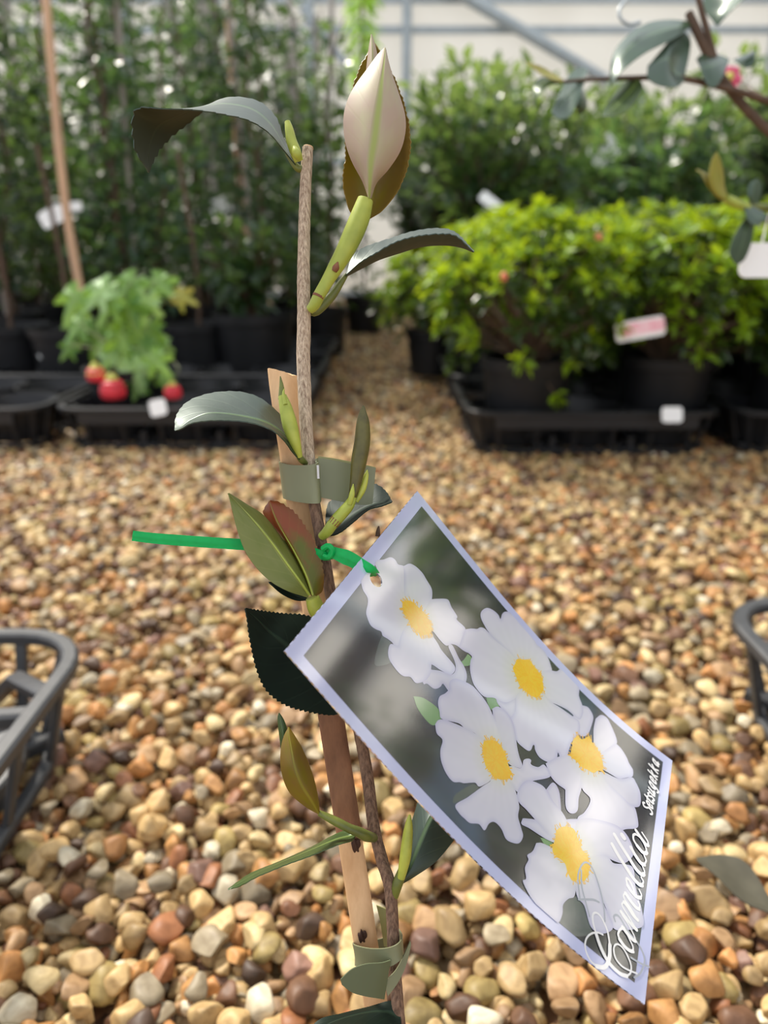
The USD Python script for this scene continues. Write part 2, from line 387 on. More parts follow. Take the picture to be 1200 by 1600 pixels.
# ------------------------------------------------------------------ gravel
rng = np.random.default_rng(11)
STONE = [((206, 172, 116), 18), ((224, 198, 142), 14), ((196, 142, 80), 12), ((158, 102, 62), 9), ((122, 86, 60), 9), ((150, 112, 94), 6),
         ((166, 150, 120), 7), ((92, 70, 54), 6), ((236, 222, 190), 6), ((210, 148, 84), 8), ((178, 154, 92), 10), ((186, 148, 104), 9)]
for i, (c, w) in enumerate(STONE):
    c0 = lin(*c)
    c1 = lin(*[max(0, x * k) for x, k in zip(c, (.80, .76, .70))])
    c2 = lin(*[min(255, x * 1.08 + 6) for x in c])
    M(f'stone_{i}', {'tc': ('texture_coordinate', {}), 'n': ('noise_texture', {'scale': 1.1, 'detail': 6, 'roughness': .65, 'distortion': .6}),
                     'r': ('rgb_ramp', {'ramp': [(.30, c1), (.5, c0), (.72, c2)]}), 'oi': ('object_info', {}), 'h': ('hsv', {'saturation': .97}),
                     'v': ('map_range', {'to_min': .48, 'to_max': 1.0}),
                     'b': ('bump', {'strength': .25, 'distance': .0012}), 'p': ('principled_bsdf', {'roughness': .52, 'specular_ior_level': .42})},
      [('tc.object', 'n.vector'), ('n.fac', 'r.fac'), ('r.color', 'h.color'), ('oi.random', 'v.value'), ('v.result', 'h.value'), ('h.color', 'p.base_color'), ('n.fac', 'b.height'), ('b.normal', 'p.normal')], 'p.BSDF')


def stone_shape(seed, sub):
    r = np.random.default_rng(seed)
    m = trimesh.creation.icosphere(2)
    v = np.array(m.vertices) * [1, r.uniform(.66, .92), r.uniform(.5, .72)]
    for _ in range(11):
        n = r.normal(size=3); n /= np.linalg.norm(n)
        ext = (v @ n).max()
        d = ext * r.uniform(.55, .88)
        over = np.maximum(v @ n - d, 0)
        v = v - n * over[:, None] * .95
    m = trimesh.Trimesh(v, m.faces, process=False)
    trimesh.smoothing.filter_laplacian(m, lamb=.18, iterations=1)
    if sub == 1:
        lo = trimesh.creation.icosphere(1)
        idx = [int(np.argmin(((trimesh.creation.icosphere(2).vertices - p) ** 2).sum(1))) for p in lo.vertices]
        return np.array(m.vertices)[idx], np.array(lo.faces)
    return np.array(m.vertices), np.array(m.faces)


NS = 24
FINE = [stone_shape(100 + i, 2) for i in range(NS)]
COARSE = [stone_shape(100 + i, 1) for i in range(NS)]
wts = np.array([w for _, w in STONE], float)
proto_mat = np.r_[np.arange(12), rng.choice(12, 12, p=wts / wts.sum())]


def scatter(x0, x1, y0, y1, step, zlo, zhi, smin, smax, keep=1.0, inside=None):
    gx, gy = np.meshgrid(np.arange(x0, x1, step), np.arange(y0, y1, step))
    n = gx.size
    p = np.stack([gx.ravel() + rng.uniform(-.5, .5, n) * step, gy.ravel() + rng.uniform(-.5, .5, n) * step, rng.uniform(zlo, zhi, n)], 1)
    s = smin + (smax - smin) * rng.beta(1.6, 2.6, n)
    ok = rng.random(n) < keep
    if inside is not None:
        ok &= inside(p)
    return p[ok], s[ok]


def in_view(p):
    d = (p - CAM) @ FWD
    return np.abs(p[:, 0]) < .57 * np.maximum(d, .2) + .55


sets = [scatter(-.75, .75, -.25, .75, .0105, -.010, -.004, .0060, .0105, 1, in_view),
        scatter(-1.9, 1.9, -.25, 1.75, .0135, -.008, -.001, .0070, .0120, 1, in_view),
        scatter(-1.9, 1.9, -.25, 1.75, .0165, .002, .009, .0075, .0165, .90, in_view),
        scatter(-2.2, 2.4, 1.75, 2.9, .0200, -.004, .008, .009, .016, 1),
        scatter(-.45, .75, 2.9, 6.2, .0230, -.004, .008, .010, .017, 1)]
sp, ss = np.vstack([a for a, _ in sets]), np.concatenate([b for _, b in sets])
ns = len(sp)
shape_of = np.r_[rng.choice(NS, ns, p=np.r_[wts / wts.sum() * .5, np.full(12, .5 / 12)])]
# a rotation that leaves each stone lying on its flat side, tilted a little
yaw, tilt, roll = rng.uniform(0, 2 * PI, ns), rng.normal(0, .32, ns), rng.normal(0, .32, ns)


def quat(ax, a):
    q = np.zeros((len(a), 4)); q[:, 0] = np.cos(a / 2); q[:, 1 + ax] = np.sin(a / 2)
    return q


def qmul(a, b):
    w, x, y, z = a.T; W, X, Y, Z = b.T
    return np.stack([w * W - x * X - y * Y - z * Z, w * X + x * W + y * Z - z * Y, w * Y - x * Z + y * W + z * X, w * Z + x * Y - y * X + z * W], 1)


q = qmul(quat(2, yaw), qmul(quat(0, tilt), quat(1, roll)))


def rotv(q, v):
    w, u = q[0], q[1:]
    return v + 2 * np.cross(u, np.cross(u, v) + w * v)


dep = (sp - CAM) @ FWD
ppx = 600 + FPX * sp[:, 0] / dep
ppy = 800 - FPX * ((sp - CAM) @ UPV) / dep
score = np.where((ppx > 5) & (ppx < 1195) & (ppy > 900) & (ppy < 1595) & (sp[:, 2] > .003), ss / dep, 0)
tagpoly = Polygon([(653, 768), (443, 1018), (1007, 1571), (1051, 1187)])
big = np.argsort(-score)
big = [i for i in big[:700] if not tagpoly.buffer(-25).contains(Point(ppx[i], ppy[i]))][:300]
for i in big:
    v, f = FINE[shape_of[i]]
    x = UsdGeom.Mesh(obj('pebble', (v, f), f'stone_{proto_mat[shape_of[i]]}', floor, smooth=38))
    x.AddTranslateOp().Set(Gf.Vec3d(*map(float, sp[i])))
    x.AddOrientOp().Set(Gf.Quatf(*map(float, q[i])))
    x.AddScaleOp().Set(Gf.Vec3f(*[float(ss[i])] * 3))
rest = np.ones(ns, bool); rest[big] = False
pi_ = UsdGeom.PointInstancer.Define(stage, path_of('gravel', floor))
tag(pi_.GetPrim(), 'the smaller and farther pebbles of the gravel', kind='stuff')
targets = []
for lod, shapes in (('fine', FINE), ('coarse', COARSE)):
    for k in range(NS):
        pth = f'{pi_.GetPath()}/{lod}_{k}'
        usdkit.mesh(stage, pth, shapes[k], MAT[f'stone_{proto_mat[k]}'], smooth=38)
        targets.append(Sdf.Path(pth))
pi_.CreatePrototypesRel().SetTargets(targets)
lod = np.where(sp[:, 1] < .62, 0, NS)
pi_.CreateProtoIndicesAttr(Vt.IntArray.FromNumpy((shape_of + lod)[rest].astype(np.int32)))
pi_.CreatePositionsAttr(Vt.Vec3fArray.FromNumpy(sp[rest].astype(np.float32)))
pi_.CreateOrientationsAttr(Vt.QuathArray([Gf.Quath(*map(float, a)) for a in q[rest]]))
pi_.CreateScalesAttr(Vt.Vec3fArray.FromNumpy(np.repeat(ss[rest][:, None], 3, 1).astype(np.float32)))


# ------------------------------------------------------------------ plastic pot trays
def rrect(x0, x1, y0, y1, r, z, k=7):
    out = []
    for cx, cy, a0 in ((x1 - r, y1 - r, 0), (x0 + r, y1 - r, PI / 2), (x0 + r, y0 + r, PI), (x1 - r, y0 + r, 1.5 * PI)):
        for a in np.linspace(a0, a0 + PI / 2, k):
            out.append((cx + r * math.cos(a), cy + r * math.sin(a), z))
    return np.array(out)


TW, TD, TH = .50, .40, .088


def tray(label, loc, mat, rz=0.0, cups=False):
    t = thing('pot_tray', label, 'tray', loc, rz)
    x, y = TW / 2, TD / 2
    obj('rim', bar(rrect(-x, x, -y, y, .055, TH), .013, .011, True), mat, t)
    obj('lower_rim', bar(rrect(-x + .022, x - .022, -y + .022, y - .022, .05, .008), .010, .010, True), mat, t)
    for s in (-1, 1):
        for u in np.linspace(-x + .06, x - .06, 6):
            obj('rib', bar([(u, s * y, TH), (u, s * (y - .022), .008)], .009, .006, side=(1, 0, 0)), mat, t)
        for u in np.linspace(-y + .06, y - .06, 5):
            obj('rib', bar([(s * x, u, TH), (s * (x - .022), u, .008)], .009, .006, side=(0, 1, 0)), mat, t)
        for c in (-1, 1):
            obj('corner_rib', bar([(s * (x - .017), c * (y - .017), TH), (s * (x - .037), c * (y - .037), .008)], .009, .007, side=(s * .7, -c * .7, 0)), mat, t)
    for ix in (-1, 0, 1):
        for iy in (-.5, .5):
            w = np.linspace(0, 2 * PI, 21)[:-1]
            cx, cy = ix * .158, iy * .19
            obj('cup_ring', bar(np.stack([cx + .058 * np.cos(w), cy + .058 * np.sin(w), np.full(20, .016)], 1), .008, .014, True), mat, t)
            for a in (PI / 4, 3 * PI / 4, 5 * PI / 4, 7 * PI / 4):
                obj('spoke', bar([(cx + .058 * math.cos(a), cy + .058 * math.sin(a), .014), (cx + .100 * math.cos(a), cy + .100 * math.sin(a), .016)], .010, .012), mat, t)
    if not cups:
        for sx in (-1, 1):
            obj('spider_bar', bar([(sx * (x - .002), .12, TH - .004), (sx * .205, .155, TH - .012), (sx * .16, .19, .03)], .014, .010), mat, t)
            obj('spider_bar', bar([(sx * (x - .002), .095, TH - .004), (sx * .08, .10, TH - .02), (0, .10, .03)], .013, .012), mat, t)
            obj('spider_bar', bar([(sx * (x - .002), .075, TH - .004), (sx * .16, .0, TH - .02), (sx * .1, -.05, .03)], .013, .010), mat, t)
            w = np.linspace(-PI * .5, PI * .75, 14)
            obj('corner_loop', bar(np.stack([sx * (.165 + .055 * np.cos(w)), .10 + .055 * np.sin(w), .012 + .018 * np.cos(w * .7) ** 2], 1), .012, .012), mat, t)
    if cups:
        for ix in (-1, 0, 1):
            for iy in (-.5, .5):
                cv, cf = lathe([(.058, .012), (.066, .02), (.084, TH), (.087, TH), (.087, TH - .008), (.081, TH - .01), (.062, .012)], 20)
                obj('cup', (cv + [ix * .158, iy * .19, 0], cf), mat, t)
        for sy in (-1, 1):
            obj('skirt', box((-x + .05, sy * y - .004, TH - .028), (x - .05, sy * y + .004, TH)), mat, t)
    for u in (-.079, .079):
        obj('cross_bar', bar([(u, -y + .022, .024), (u, y - .022, .024)], .012, .03), mat, t)
    obj('cross_bar', bar([(-x + .022, 0, .024), (x - .022, 0, .024)], .012, .03), mat, t)
    return t


tray('sheen-greyed black plastic pot tray with round holders, empty, on the pebbles at the left edge', (-.495, .335, .006), 'sheen_plastic')
tray('sheen-greyed black plastic pot tray cut by the right edge, on the pebbles right of the tag', (.556, .393, .006), 'sheen_plastic')
TRAYS = {}
first_tray = tray('black pot tray under the front azaleas, on the gravel right of the path', (.42, 1.60, .006), 'black_plastic', cups=True)


def more_tray(label, x, y, group=None):
    dup(first_tray, label, (x, y, .006), 0, group)


more_tray('black pot tray at the right edge under the cut-off azalea', .96, 1.60)
more_tray('black pot tray in the second row right of the path, nearest the path', .42, 2.03)
more_tray('black pot tray in the second row right of the path, at the right edge', .96, 2.03)
more_tray('black pot tray holding the plant with hanging red flowers, beside the path', -.42, 1.64)
more_tray('empty black pot tray at the left edge, left of the red-flowered plant', -.95, 1.64)
more_tray('black pot tray in the second row of the left bed, beside the path', -.42, 2.06)
more_tray('black pot tray in the second row of the left bed, at the left edge', -.95, 2.06)
for i, x in enumerate((-.42, -.95, -1.48)):
    more_tray(('black pot tray under the tall staked shrubs, beside the path', 'black pot tray under the tall staked shrubs, behind the red-flowered plant', 'black pot tray under the tall staked shrubs, farthest left')[i], x, 2.48)


# ------------------------------------------------------------------ background plants
def pot(t, r=.085, h=.15, mat='pot_plastic', base=0.0):
    obj('pot', lathe([(0, base), (r * .80, base), (r * .83, base + .004), (r * .97, base + h * .86), (r * 1.04, base + h * .87), (r * 1.05, base + h), (r * .98, base + h), (r * .95, base + h * .88), (r * .94, base + h * .80)]), mat, t)
    obj('soil', lathe([(0, base + h * .86), (r * .6, base + h * .855), (r * .955, base + h * .84)]), 'soil', t)
    return base + h


def tall_shrub(label, seed, h, nleaf, mat, group, loc, stake='old_stake', rad=.17, L=(.04, .062)):
    r = np.random.default_rng(seed)
    t = thing('staked_shrub', label, 'shrub', loc, r.uniform(0, 360), group)
    z0 = pot(t, .10, .17)
    lean = r.normal(0, .03, 2)
    obj('stake', tube([(.02, .01, z0 - .03), (.02 + lean[0], .01 + lean[1], h * .98)], .0075, 7), stake, t)
    pts, dirs = [], []
    stems = []
    for s in range(3):
        a = r.uniform(0, 2 * PI)
        hh = h * r.uniform(.82, 1.08)
        k = np.linspace(0, 1, 9)
        c = np.stack([.03 * math.cos(a) + (lean[0] + .09 * math.cos(a)) * k + r.normal(0, .012, 9), .03 * math.sin(a) + (lean[1] + .09 * math.sin(a)) * k + r.normal(0, .012, 9), z0 - .02 + (hh - z0) * k], 1)
        stems.append(tube(c, np.linspace(.007, .0025, 9), 5))
        n = int(nleaf * 1.1) // 3
        u = r.beta(1.05, 1.75, n) * .95 + .05
        cc = np.stack([np.interp(u, k, c[:, j]) for j in range(3)], 1)
        az = r.uniform(0, 2 * PI, n)
        out = np.stack([np.cos(az), np.sin(az), r.normal(.25, .35, n)], 1)
        d = rad * r.random(n) ** .8 * (1.15 - .7 * u)
        pts.append(cc + out * d[:, None])
        dirs.append(out + r.normal(0, .4, (n, 3)))
    obj('stem', cat_mesh(stems), 'stem_brown', t)
    pts, dirs = np.vstack(pts), np.vstack(dirs)
    n = len(pts)
    obj('foliage', leaf_cloud(r, pts, dirs, r.uniform(*L, n), r.uniform(.020, .031, n)), mat, t, kind='stuff', smooth=False)
    return t


GT = 'tall staked shrubs in the left bed'
LT = 'tall slender small-leaved staked shrub far back in the left bed, behind the front rows'
tall = [tall_shrub('tall dark-leaved staked shrub directly behind the low leafy plant by the path', 21, 1.45, 620, 'dark_leaves', GT, (-.42, 2.45, .02)),
        tall_shrub('tall grey-leaved staked shrub behind the red-flowered plant', 22, 1.30, 560, 'grey_leaves', GT, (-.78, 2.42, .02)),
        tall_shrub('tallest dark staked shrub behind and left of the red-flowered plant', 23, 1.65, 660, 'dark_leaves', GT, (-.95, 2.75, .02)),
        tall_shrub('shorter mid-green staked shrub at the path edge, left of the cut stem', 24, 1.15, 520, 'mid_leaves', GT, (-.24, 2.85, .02))]
r = np.random.default_rng(5)
spots = []
for iy, y in enumerate((2.45, 2.85, 3.25, 3.7, 4.2, 4.8)):
    for x in np.arange(-.26 - .05 * iy, -.62 * y, -.31):
        spots.append((x + r.normal(0, .04), y + r.normal(0, .05), iy))
taken = [(-.42, 2.45), (-.78, 2.42), (-.95, 2.75), (-.24, 2.85)]
spots = [s for s in spots if min(math.hypot(s[0] - a, s[1] - b) for a, b in taken) > .2]
ORD = ['nearest the path', 'second from the path', 'third from the path', 'fourth from the path', 'fifth from the path', 'sixth from the path', 'seventh from the path', 'eighth from the path', 'ninth from the path', 'tenth from the path']
nth = {}
for i, (x, y, iy) in enumerate(spots):
    k = nth[iy] = nth.get(iy, -1) + 1
    row = ('front', 'second', 'third')[iy] if iy < 3 else None
    lab = f'slender small-leaved staked shrub, {ORD[k]}, {row} row of the left bed' if row else LT
    dup(tall[int(r.integers(4))], lab, (x, y, .02), r.uniform(0, 360), GT, scale=(1, 1, r.uniform(.9, 1.15)))


def bush(name, label, cat, seed, rx, z0, z1, n, mat, group, loc, L=(.048, .072), W=(.025, .037), potr=.12, top_mat=None):
    r = np.random.default_rng(seed)
    t = thing(name, label, cat, loc, 0, group)
    zp = pot(t, potr, .2)
    st = []
    pts, dirs = [], []
    nb = 34
    for k in range(nb):
        a, u = r.uniform(0, 2 * PI), r.uniform(.35, 1)
        e = np.array([rx * math.cos(a) * math.sqrt(1 - (u - .5) ** 2) * r.uniform(.4, 1), rx * math.sin(a) * math.sqrt(1 - (u - .5) ** 2) * r.uniform(.4, 1), z0 + (z1 - z0) * u])
        c = resample([(0, 0, zp - .03), (e[0] * .35, e[1] * .35, zp + (e[2] - zp) * .55), e], 9)
        st.append(tube(c, np.linspace(.006, .002, 9), 5))
        m = n // nb
        w = r.uniform(.3, 1.03, m)
        cc = np.stack([np.interp(w, np.linspace(0, 1, 9), c[:, j]) for j in range(3)], 1)
        o = r.normal(size=(m, 3)) + [0, 0, .35]
        pts.append(cc + o * .022 * (rx / .3)); dirs.append(o + (e - c[4]) * .8 / rx)
    obj('branches', cat_mesh(st), 'stem_brown', t)
    pts, dirs = np.vstack(pts), np.vstack(dirs)
    k = len(pts)
    if top_mat:
        hi = pts[:, 2] > z0 + (z1 - z0) * .74 + r.normal(0, .05, k)
        obj('new_growth', leaf_cloud(r, pts[hi], dirs[hi], r.uniform(*L, hi.sum()), r.uniform(*W, hi.sum())), top_mat, t, kind='stuff', smooth=False)
        pts, dirs = pts[~hi], dirs[~hi]; k = len(pts)
    obj('foliage', leaf_cloud(r, pts, dirs, r.uniform(*L, k), r.uniform(*W, k)), mat, t, kind='stuff', smooth=False)
    return t


GS = 'green shrubs behind the azaleas'
LS = 'dense glossy green shrub in the rear mass right of the path, near the back wall'
sh = [bush('leafy_shrub', 'dense mid-green shrub directly behind the azaleas, first right of the path', 'shrub', 41, .30, .28, 1.00, 1350, 'mid_leaves', GS, (.38, 2.85, .0), top_mat='bright_leaves'),
      bush('leafy_shrub', 'dense grey-green shrub behind the azaleas with the slanting white label', 'shrub', 42, .32, .28, .95, 1350, 'grey_leaves', GS, (.95, 2.75, .0), top_mat='bright_leaves'),
      bush('leafy_shrub', 'dense dark green shrub behind the azaleas at the right edge', 'shrub', 43, .28, .30, 1.08, 1350, 'dark_leaves', GS, (1.5, 2.8, .0), top_mat='bright_leaves')]
for i, (x, y, s) in enumerate(((.62, 3.3, 1.05), (1.2, 3.25, 1.0), (.36, 3.8, 1.08), (.95, 3.85, 1.1), (1.6, 3.7, 1.05), (.5, 4.4, 1.0), (1.25, 4.5, 1.15), (1.95, 3.1, .9), (.2, 4.9, 1.0), (1.9, 4.3, .85))):
    dup(sh[i % 3], LS, (x, y, 0), 77 * i, GS, scale=s)
# beyond the frame on the right: the rows that the glossy tag mirrors
for i, (x, y, s) in enumerate(((1.75, .45, .8), (2.3, 1.75, 1.1), (2.5, -.1, 1.0), (2.6, 2.4, 1.0))):
    dup(tall[i], ('tall staked shrub by the right wall, nearest the camera', 'tall staked shrub by the right wall, second along', 'tall staked shrub by the right wall, behind the camera', 'tall staked shrub by the right wall, farthest back')[i], (x, y, 0), 50 * i, 'shrubs along the right wall', scale=s)

for i, (x, y, s) in enumerate(((1.95, 1.26, 1.25), (2.55, .95, 1.0))):
    dup(sh[i], ('big dense shrub by the right wall', 'smaller dense shrub close to the right wall')[i], (x, y, 0), 40 * i, 'shrubs along the right wall', scale=s)


def azalea(label, seed, loc, group=None, rx=.215, zc=.27, ns=360):
    r = np.random.default_rng(seed)
    t = thing('azalea', label, 'azalea', loc, 0, group)
    zp = pot(t, .095, .16)
    st, old_p, old_d, new_p, new_d = [], [], [], [], []
    for k in range(ns):
        d = r.normal(size=3); d[2] = abs(d[2]) * 1.1 - .95 * r.random(); d /= np.linalg.norm(d)
        rad = r.uniform(.68, 1.03)
        e = np.array([0, 0, zc]) + d * [rx, rx, .17] * rad
        if d[2] < 0:
            e[2] = zc + d[2] * .20 * rad
        if e[2] < .09 or (e[2] < zp + .01 and math.hypot(e[0], e[1]) < .115):
            continue
        if k % 5 == 0:
            st.append(tube(resample([(0, 0, zp - .03), (e[0] * .4, e[1] * .4, zp + (e[2] - zp) * .5), e], 6), np.linspace(.004, .0015, 6), 4))
        ax = d + [0, 0, .55]; ax /= np.linalg.norm(ax)
        m = int(r.integers(6, 10))
        a = np.cross(ax, r.normal(size=3)); a /= np.linalg.norm(a); b = np.cross(ax, a)
        w = np.linspace(0, 2 * PI, m, endpoint=False) + r.uniform(0, 6)
        dd = np.cos(w)[:, None] * a + np.sin(w)[:, None] * b + ax * r.uniform(.3, 1.1)
        young = (e[2] > zc + .03 and rad > .80 and r.random() < .82) or r.random() < .26
        (new_p if young else old_p).append(e + r.normal(0, .003, (m, 3))); (new_d if young else old_d).append(dd)
    obj('branches', cat_mesh(st), 'stem_brown', t)
    for nm, pp, dd, mt in (('foliage', old_p, old_d, 'azalea_leaves'), ('new_growth', new_p, new_d, 'lime_leaves')):
        pp, dd = np.vstack(pp), np.vstack(dd)
        k = len(pp)
        obj(nm, leaf_cloud(r, pp, dd, r.uniform(.024, .038, k), r.uniform(.010, .015, k), .2, .15), mt, t, 'lime green new leaves' if nm == 'new_growth' else None, kind='stuff', smooth=False)
    for k in range(2):
        d = r.normal(size=3); d[2] = abs(d[2]) * .5; d[1] = -abs(d[1]); d /= np.linalg.norm(d)
        e = np.array([0, 0, zc]) + d * [rx, rx, .17] * 1.04
        m = trimesh.creation.icosphere(1, .0065); m.vertices = m.vertices * [1, 1, 1.4] + e
        obj('flower_bud', m, 'coral', t, 'small coral flower bud', smooth=True)
    return t


az = [azalea('bushy lime green azalea in a black pot, front left of the right-hand tray', 61, (.30, 1.52, .03)),
      azalea('bushy azalea in a black pot behind the pink and white label card', 62, (.60, 1.55, .03)),
      azalea('azalea cut by the right edge, in the tray next to the white-labelled one', 63, (.88, 1.54, .03))]
GA = 'lime azaleas in the rear rows'
for i, (x, y, s) in enumerate(((.36, 1.82, 1.05), (.64, 1.84, 1.05), (.95, 1.84, 1.1), (.34, 2.12, 1.05), (.70, 2.15, 1.1), (1.05, 2.15, 1.1), (1.2, 1.75, 1.0), (1.35, 2.15, 1.1), (.15, 2.30, .85))):
    lab = ('lime azalea in the second row, behind the front left azalea', 'lime azalea in the second row, behind the pink label', 'lime azalea in the second row, third from the path',
           'lime azalea in the third row, nearest the path', 'lime azalea in the third row, second from the path', 'lime azalea in the third row, third from the path',
           'lime azalea in the second row, farthest right', 'lime azalea in the third row, farthest right', 'small pale-tipped azalea standing alone at the left, by the path')[i]
    dup(az[i % 3], lab, (x, y, .03), 63 * i + 20, GA, scale=s)


# ------------------------------------------------------------------ the red-flowered plant with lobed leaves (left tray)
def lobed_leaf(t, center, direc, normal, size, mat='leaf_maple'):
    d = np.asarray(direc, float); d /= np.linalg.norm(d)
    n = np.asarray(normal, float); n -= d * (n @ d); n /= np.linalg.norm(n)
    s = np.cross(d, n)
    ang = np.linspace(-PI, PI, 73)[:-1]
    rr = np.zeros_like(ang)
    for a0, l, w in ((0, 1.0, .46), (.95, .82, .44), (-.95, .82, .44), (1.9, .56, .5), (-1.9, .56, .5)):
        rr = np.maximum(rr, l * np.exp(-np.abs((ang - a0) / w) ** 1.5))
    rr = np.maximum(rr, .46) * (1 + .05 * np.sign(np.sin(ang * 16)))
    rr[np.abs(ang) > 2.8] *= .45
    V, uv = [np.asarray(center, float)], [(.3, .5)]
    F = []
    for k, fr in enumerate((.35, .7, 1.0)):
        x, y = rr * fr * np.cos(ang), rr * fr * np.sin(ang)
        z = -.35 * (x ** 2 + y ** 2) * .8 + .06 * np.cos(ang * 5) * fr
        V += list(center + size * (x[:, None] * d + y[:, None] * s + z[:, None] * n))
        uv += list(np.stack([.3 + x * .5, .5 + y * .4], 1))
    m = len(ang)
    for j in range(m):
        F.append((0, 1 + j, 1 + (j + 1) % m))
        for k in range(2):
            a, b = 1 + k * m + j, 1 + k * m + (j + 1) % m
            F += [(a, a + m, b + m), (a, b + m, b)]
    return obj('leaf', (np.array(V), np.array(F)), mat, t, smooth=True, uv=np.array(uv))


ab_c = P(203, 640, 1.66); ab_x, ab_y = float(ab_c[0]), float(ab_c[1])
ab = thing('flowering_maple', 'leafy potted plant with lobed light green leaves and hanging red flowers', 'plant')
pv, pf = lathe([(0, .03), (.066, .03), (.069, .034), (.082, .13), (.089, .131), (.090, .152), (.084, .152), (.081, .134), (.08, .125)])
obj('pot', (pv + [ab_x, ab_y, 0], pf), 'pot_plastic', ab)
pv, pf = lathe([(0, .135), (.05, .134), (.081, .131)])
obj('soil', (pv + [ab_x, ab_y, 0], pf), 'soil', ab)
r = np.random.default_rng(71)
ab_leaves = [(118, 462, 46), (160, 450, 50), (205, 440, 44), (196, 478, 50), (245, 440, 42), (228, 470, 40), (125, 505, 44), (150, 520, 46), (190, 520, 50), (176, 548, 46),
             (232, 510, 44), (222, 548, 44), (240, 560, 34), (208, 575, 40), (280, 462, 30), (110, 540, 30), (258, 590, 24), (248, 535, 34), (172, 470, 42), (216, 596, 30)]
for k, (x, y, s) in enumerate(ab_leaves):
    c = P(x, y, 1.58 + r.uniform(-.10, .10))
    az_ = r.uniform(-.9, .9)
    lobed_leaf(ab, c, (math.sin(az_) * .8 + (x - 190) / 160, -.25, -.75 + r.normal(0, .25)), (r.normal(0, .3), -.9, .6), s / FPX * 1.58 * 1.08, 'leaf_gold' if k == 14 else ('leaf_maple', 'leaf_maple_pale', 'leaf_maple', 'leaf_maple_deep')[k % 4])
    obj('stalk', tube(resample([(ab_x, ab_y, .14 + .01 * k % .12), (ab_x * .5 + c[0] * .5, ab_y, .18 + (c[2] - .18) * .7), c], 8), .0018, 5), 'shoot_dark', ab)
for x, y, s, full in ((176, 606, 20, 1), (150, 583, 15, 0), (270, 611, 14, 1)):
    c = P(x, y, 1.50)
    k = s / FPX * 1.50
    fl = obj('flower', (lambda vf: (vf[0] * k + c, vf[1]))(lathe([(0, .75), (.35, .72), (.8, .45), (1.0, -.1), (.98, -.55), (.8, -.8), (.55, -.62), (.25, -.4), (0, -.35)], 16)), 'red_flower', ab, 'hanging red bell flower')
    obj('calyx', (lambda vf: (vf[0] * k + c, vf[1]))(lathe([(0, 1.15), (.22, 1.1), (.40, .9), (.52 if full else 1.02, .70 if full else -.05), (.3, .68 if full else .2)], 12)), 'yellow_green', fl)
    obj('stalk', tube(resample([c + [0, 0, k * 1.1], c + [.01, .02, .05], (ab_x + (c[0] - ab_x) * .4, ab_y, c[2] + .06)], 8), .0012, 5), 'shoot_dark', ab)

# low leafy plant in a pot between the staked shrubs and the path
low = bush('low_leafy_plant', 'low round-leaved green plant in a wide black pot, beside the path behind the trays', 'plant', 81, .15, .17, .42, 420, 'mid_leaves', None, (-.37, 2.12, .03), L=(.035, .05), W=(.022, .03), potr=.11)


# bare pots of the front row
def bare_pot(label, px, py, d, r_):
    c = P(px, py, d)
    t = thing('nursery_pot', label, 'pot', (c[0], c[1], .03))
    pot(t, r_, .17)
    obj('stem', tube(resample([(0, 0, .13), (.01, 0, .3), (-.02, .02, .62)], 6), .006, 6), 'stem_brown', t)
    return t


bare_pot('black nursery pot with a bare brown stem, at the far left edge', 20, 540, 2.05, .105)
bare_pot('black nursery pot with a white sticker, left behind the red-flowered plant', 112, 552, 2.0, .10)
bare_pot('black nursery pot right behind the red-flowered plant, beside the low leafy plant', 312, 535, 2.12, .10)

# long bamboo pole at left, leaning
obj('bamboo_pole', tube(resample([P(128, 470, 1.95), P(100, 300, 1.92), P(72, 0, 1.88), P(60, -160, 1.86)], 24), np.where(np.arange(24) % 6 == 3, .0125, .0112), 10), 'bamboo', None,
    'long pinkish tan bamboo pole standing at the upper left', 'pole')
obj('bamboo_pole', tube(resample([P(398, 455, 2.3), P(374, 250, 2.28), P(352, -60, 2.25)], 20), .014, 10), 'bamboo', None, 'pale bamboo pole half hidden among the shrubs, left of the plant in front', 'pole')
for x0, x1, yb, where in ((150, 128, 420, 'just right of the long bamboo pole'), (335, 318, 300, 'behind the arching top-left leaf'), (470, 448, 330, 'just left of the cut camellia stem'), (512, 520, 230, 'between the cut stem and the top shoot'), (20, 8, 500, 'at the far left edge')):
    obj('bamboo_pole', tube([P(x0, yb, 2.6), P(x1, -80, 2.55)], .010, 8), 'old_stake', None, 'grey weathered stake ' + where, 'pole', 'grey stakes in the left bed')


# topiary ball on a thin trunk at the right edge
tp = P(1185, 200, 4.6)
tpl = thing('topiary_standard', 'small ball topiary on a thin trunk at the far right edge', 'topiary', (tp[0], tp[1], 0))
pot(tpl, .12, .2)
obj('trunk', tube([(0, 0, .15), (0, 0, tp[2])], .014, 8), 'stem_brown', tpl)
r = np.random.default_rng(91)
d = r.normal(size=(900, 3)); d /= np.linalg.norm(d, axis=1, keepdims=True)
obj('foliage', leaf_cloud(r, d * .15 * r.uniform(.6, 1, (900, 1)) + [0, 0, tp[2]], d + r.normal(0, .5, (900, 3)), .045, .022), 'mid_leaves', tpl, kind='stuff', smooth=False)
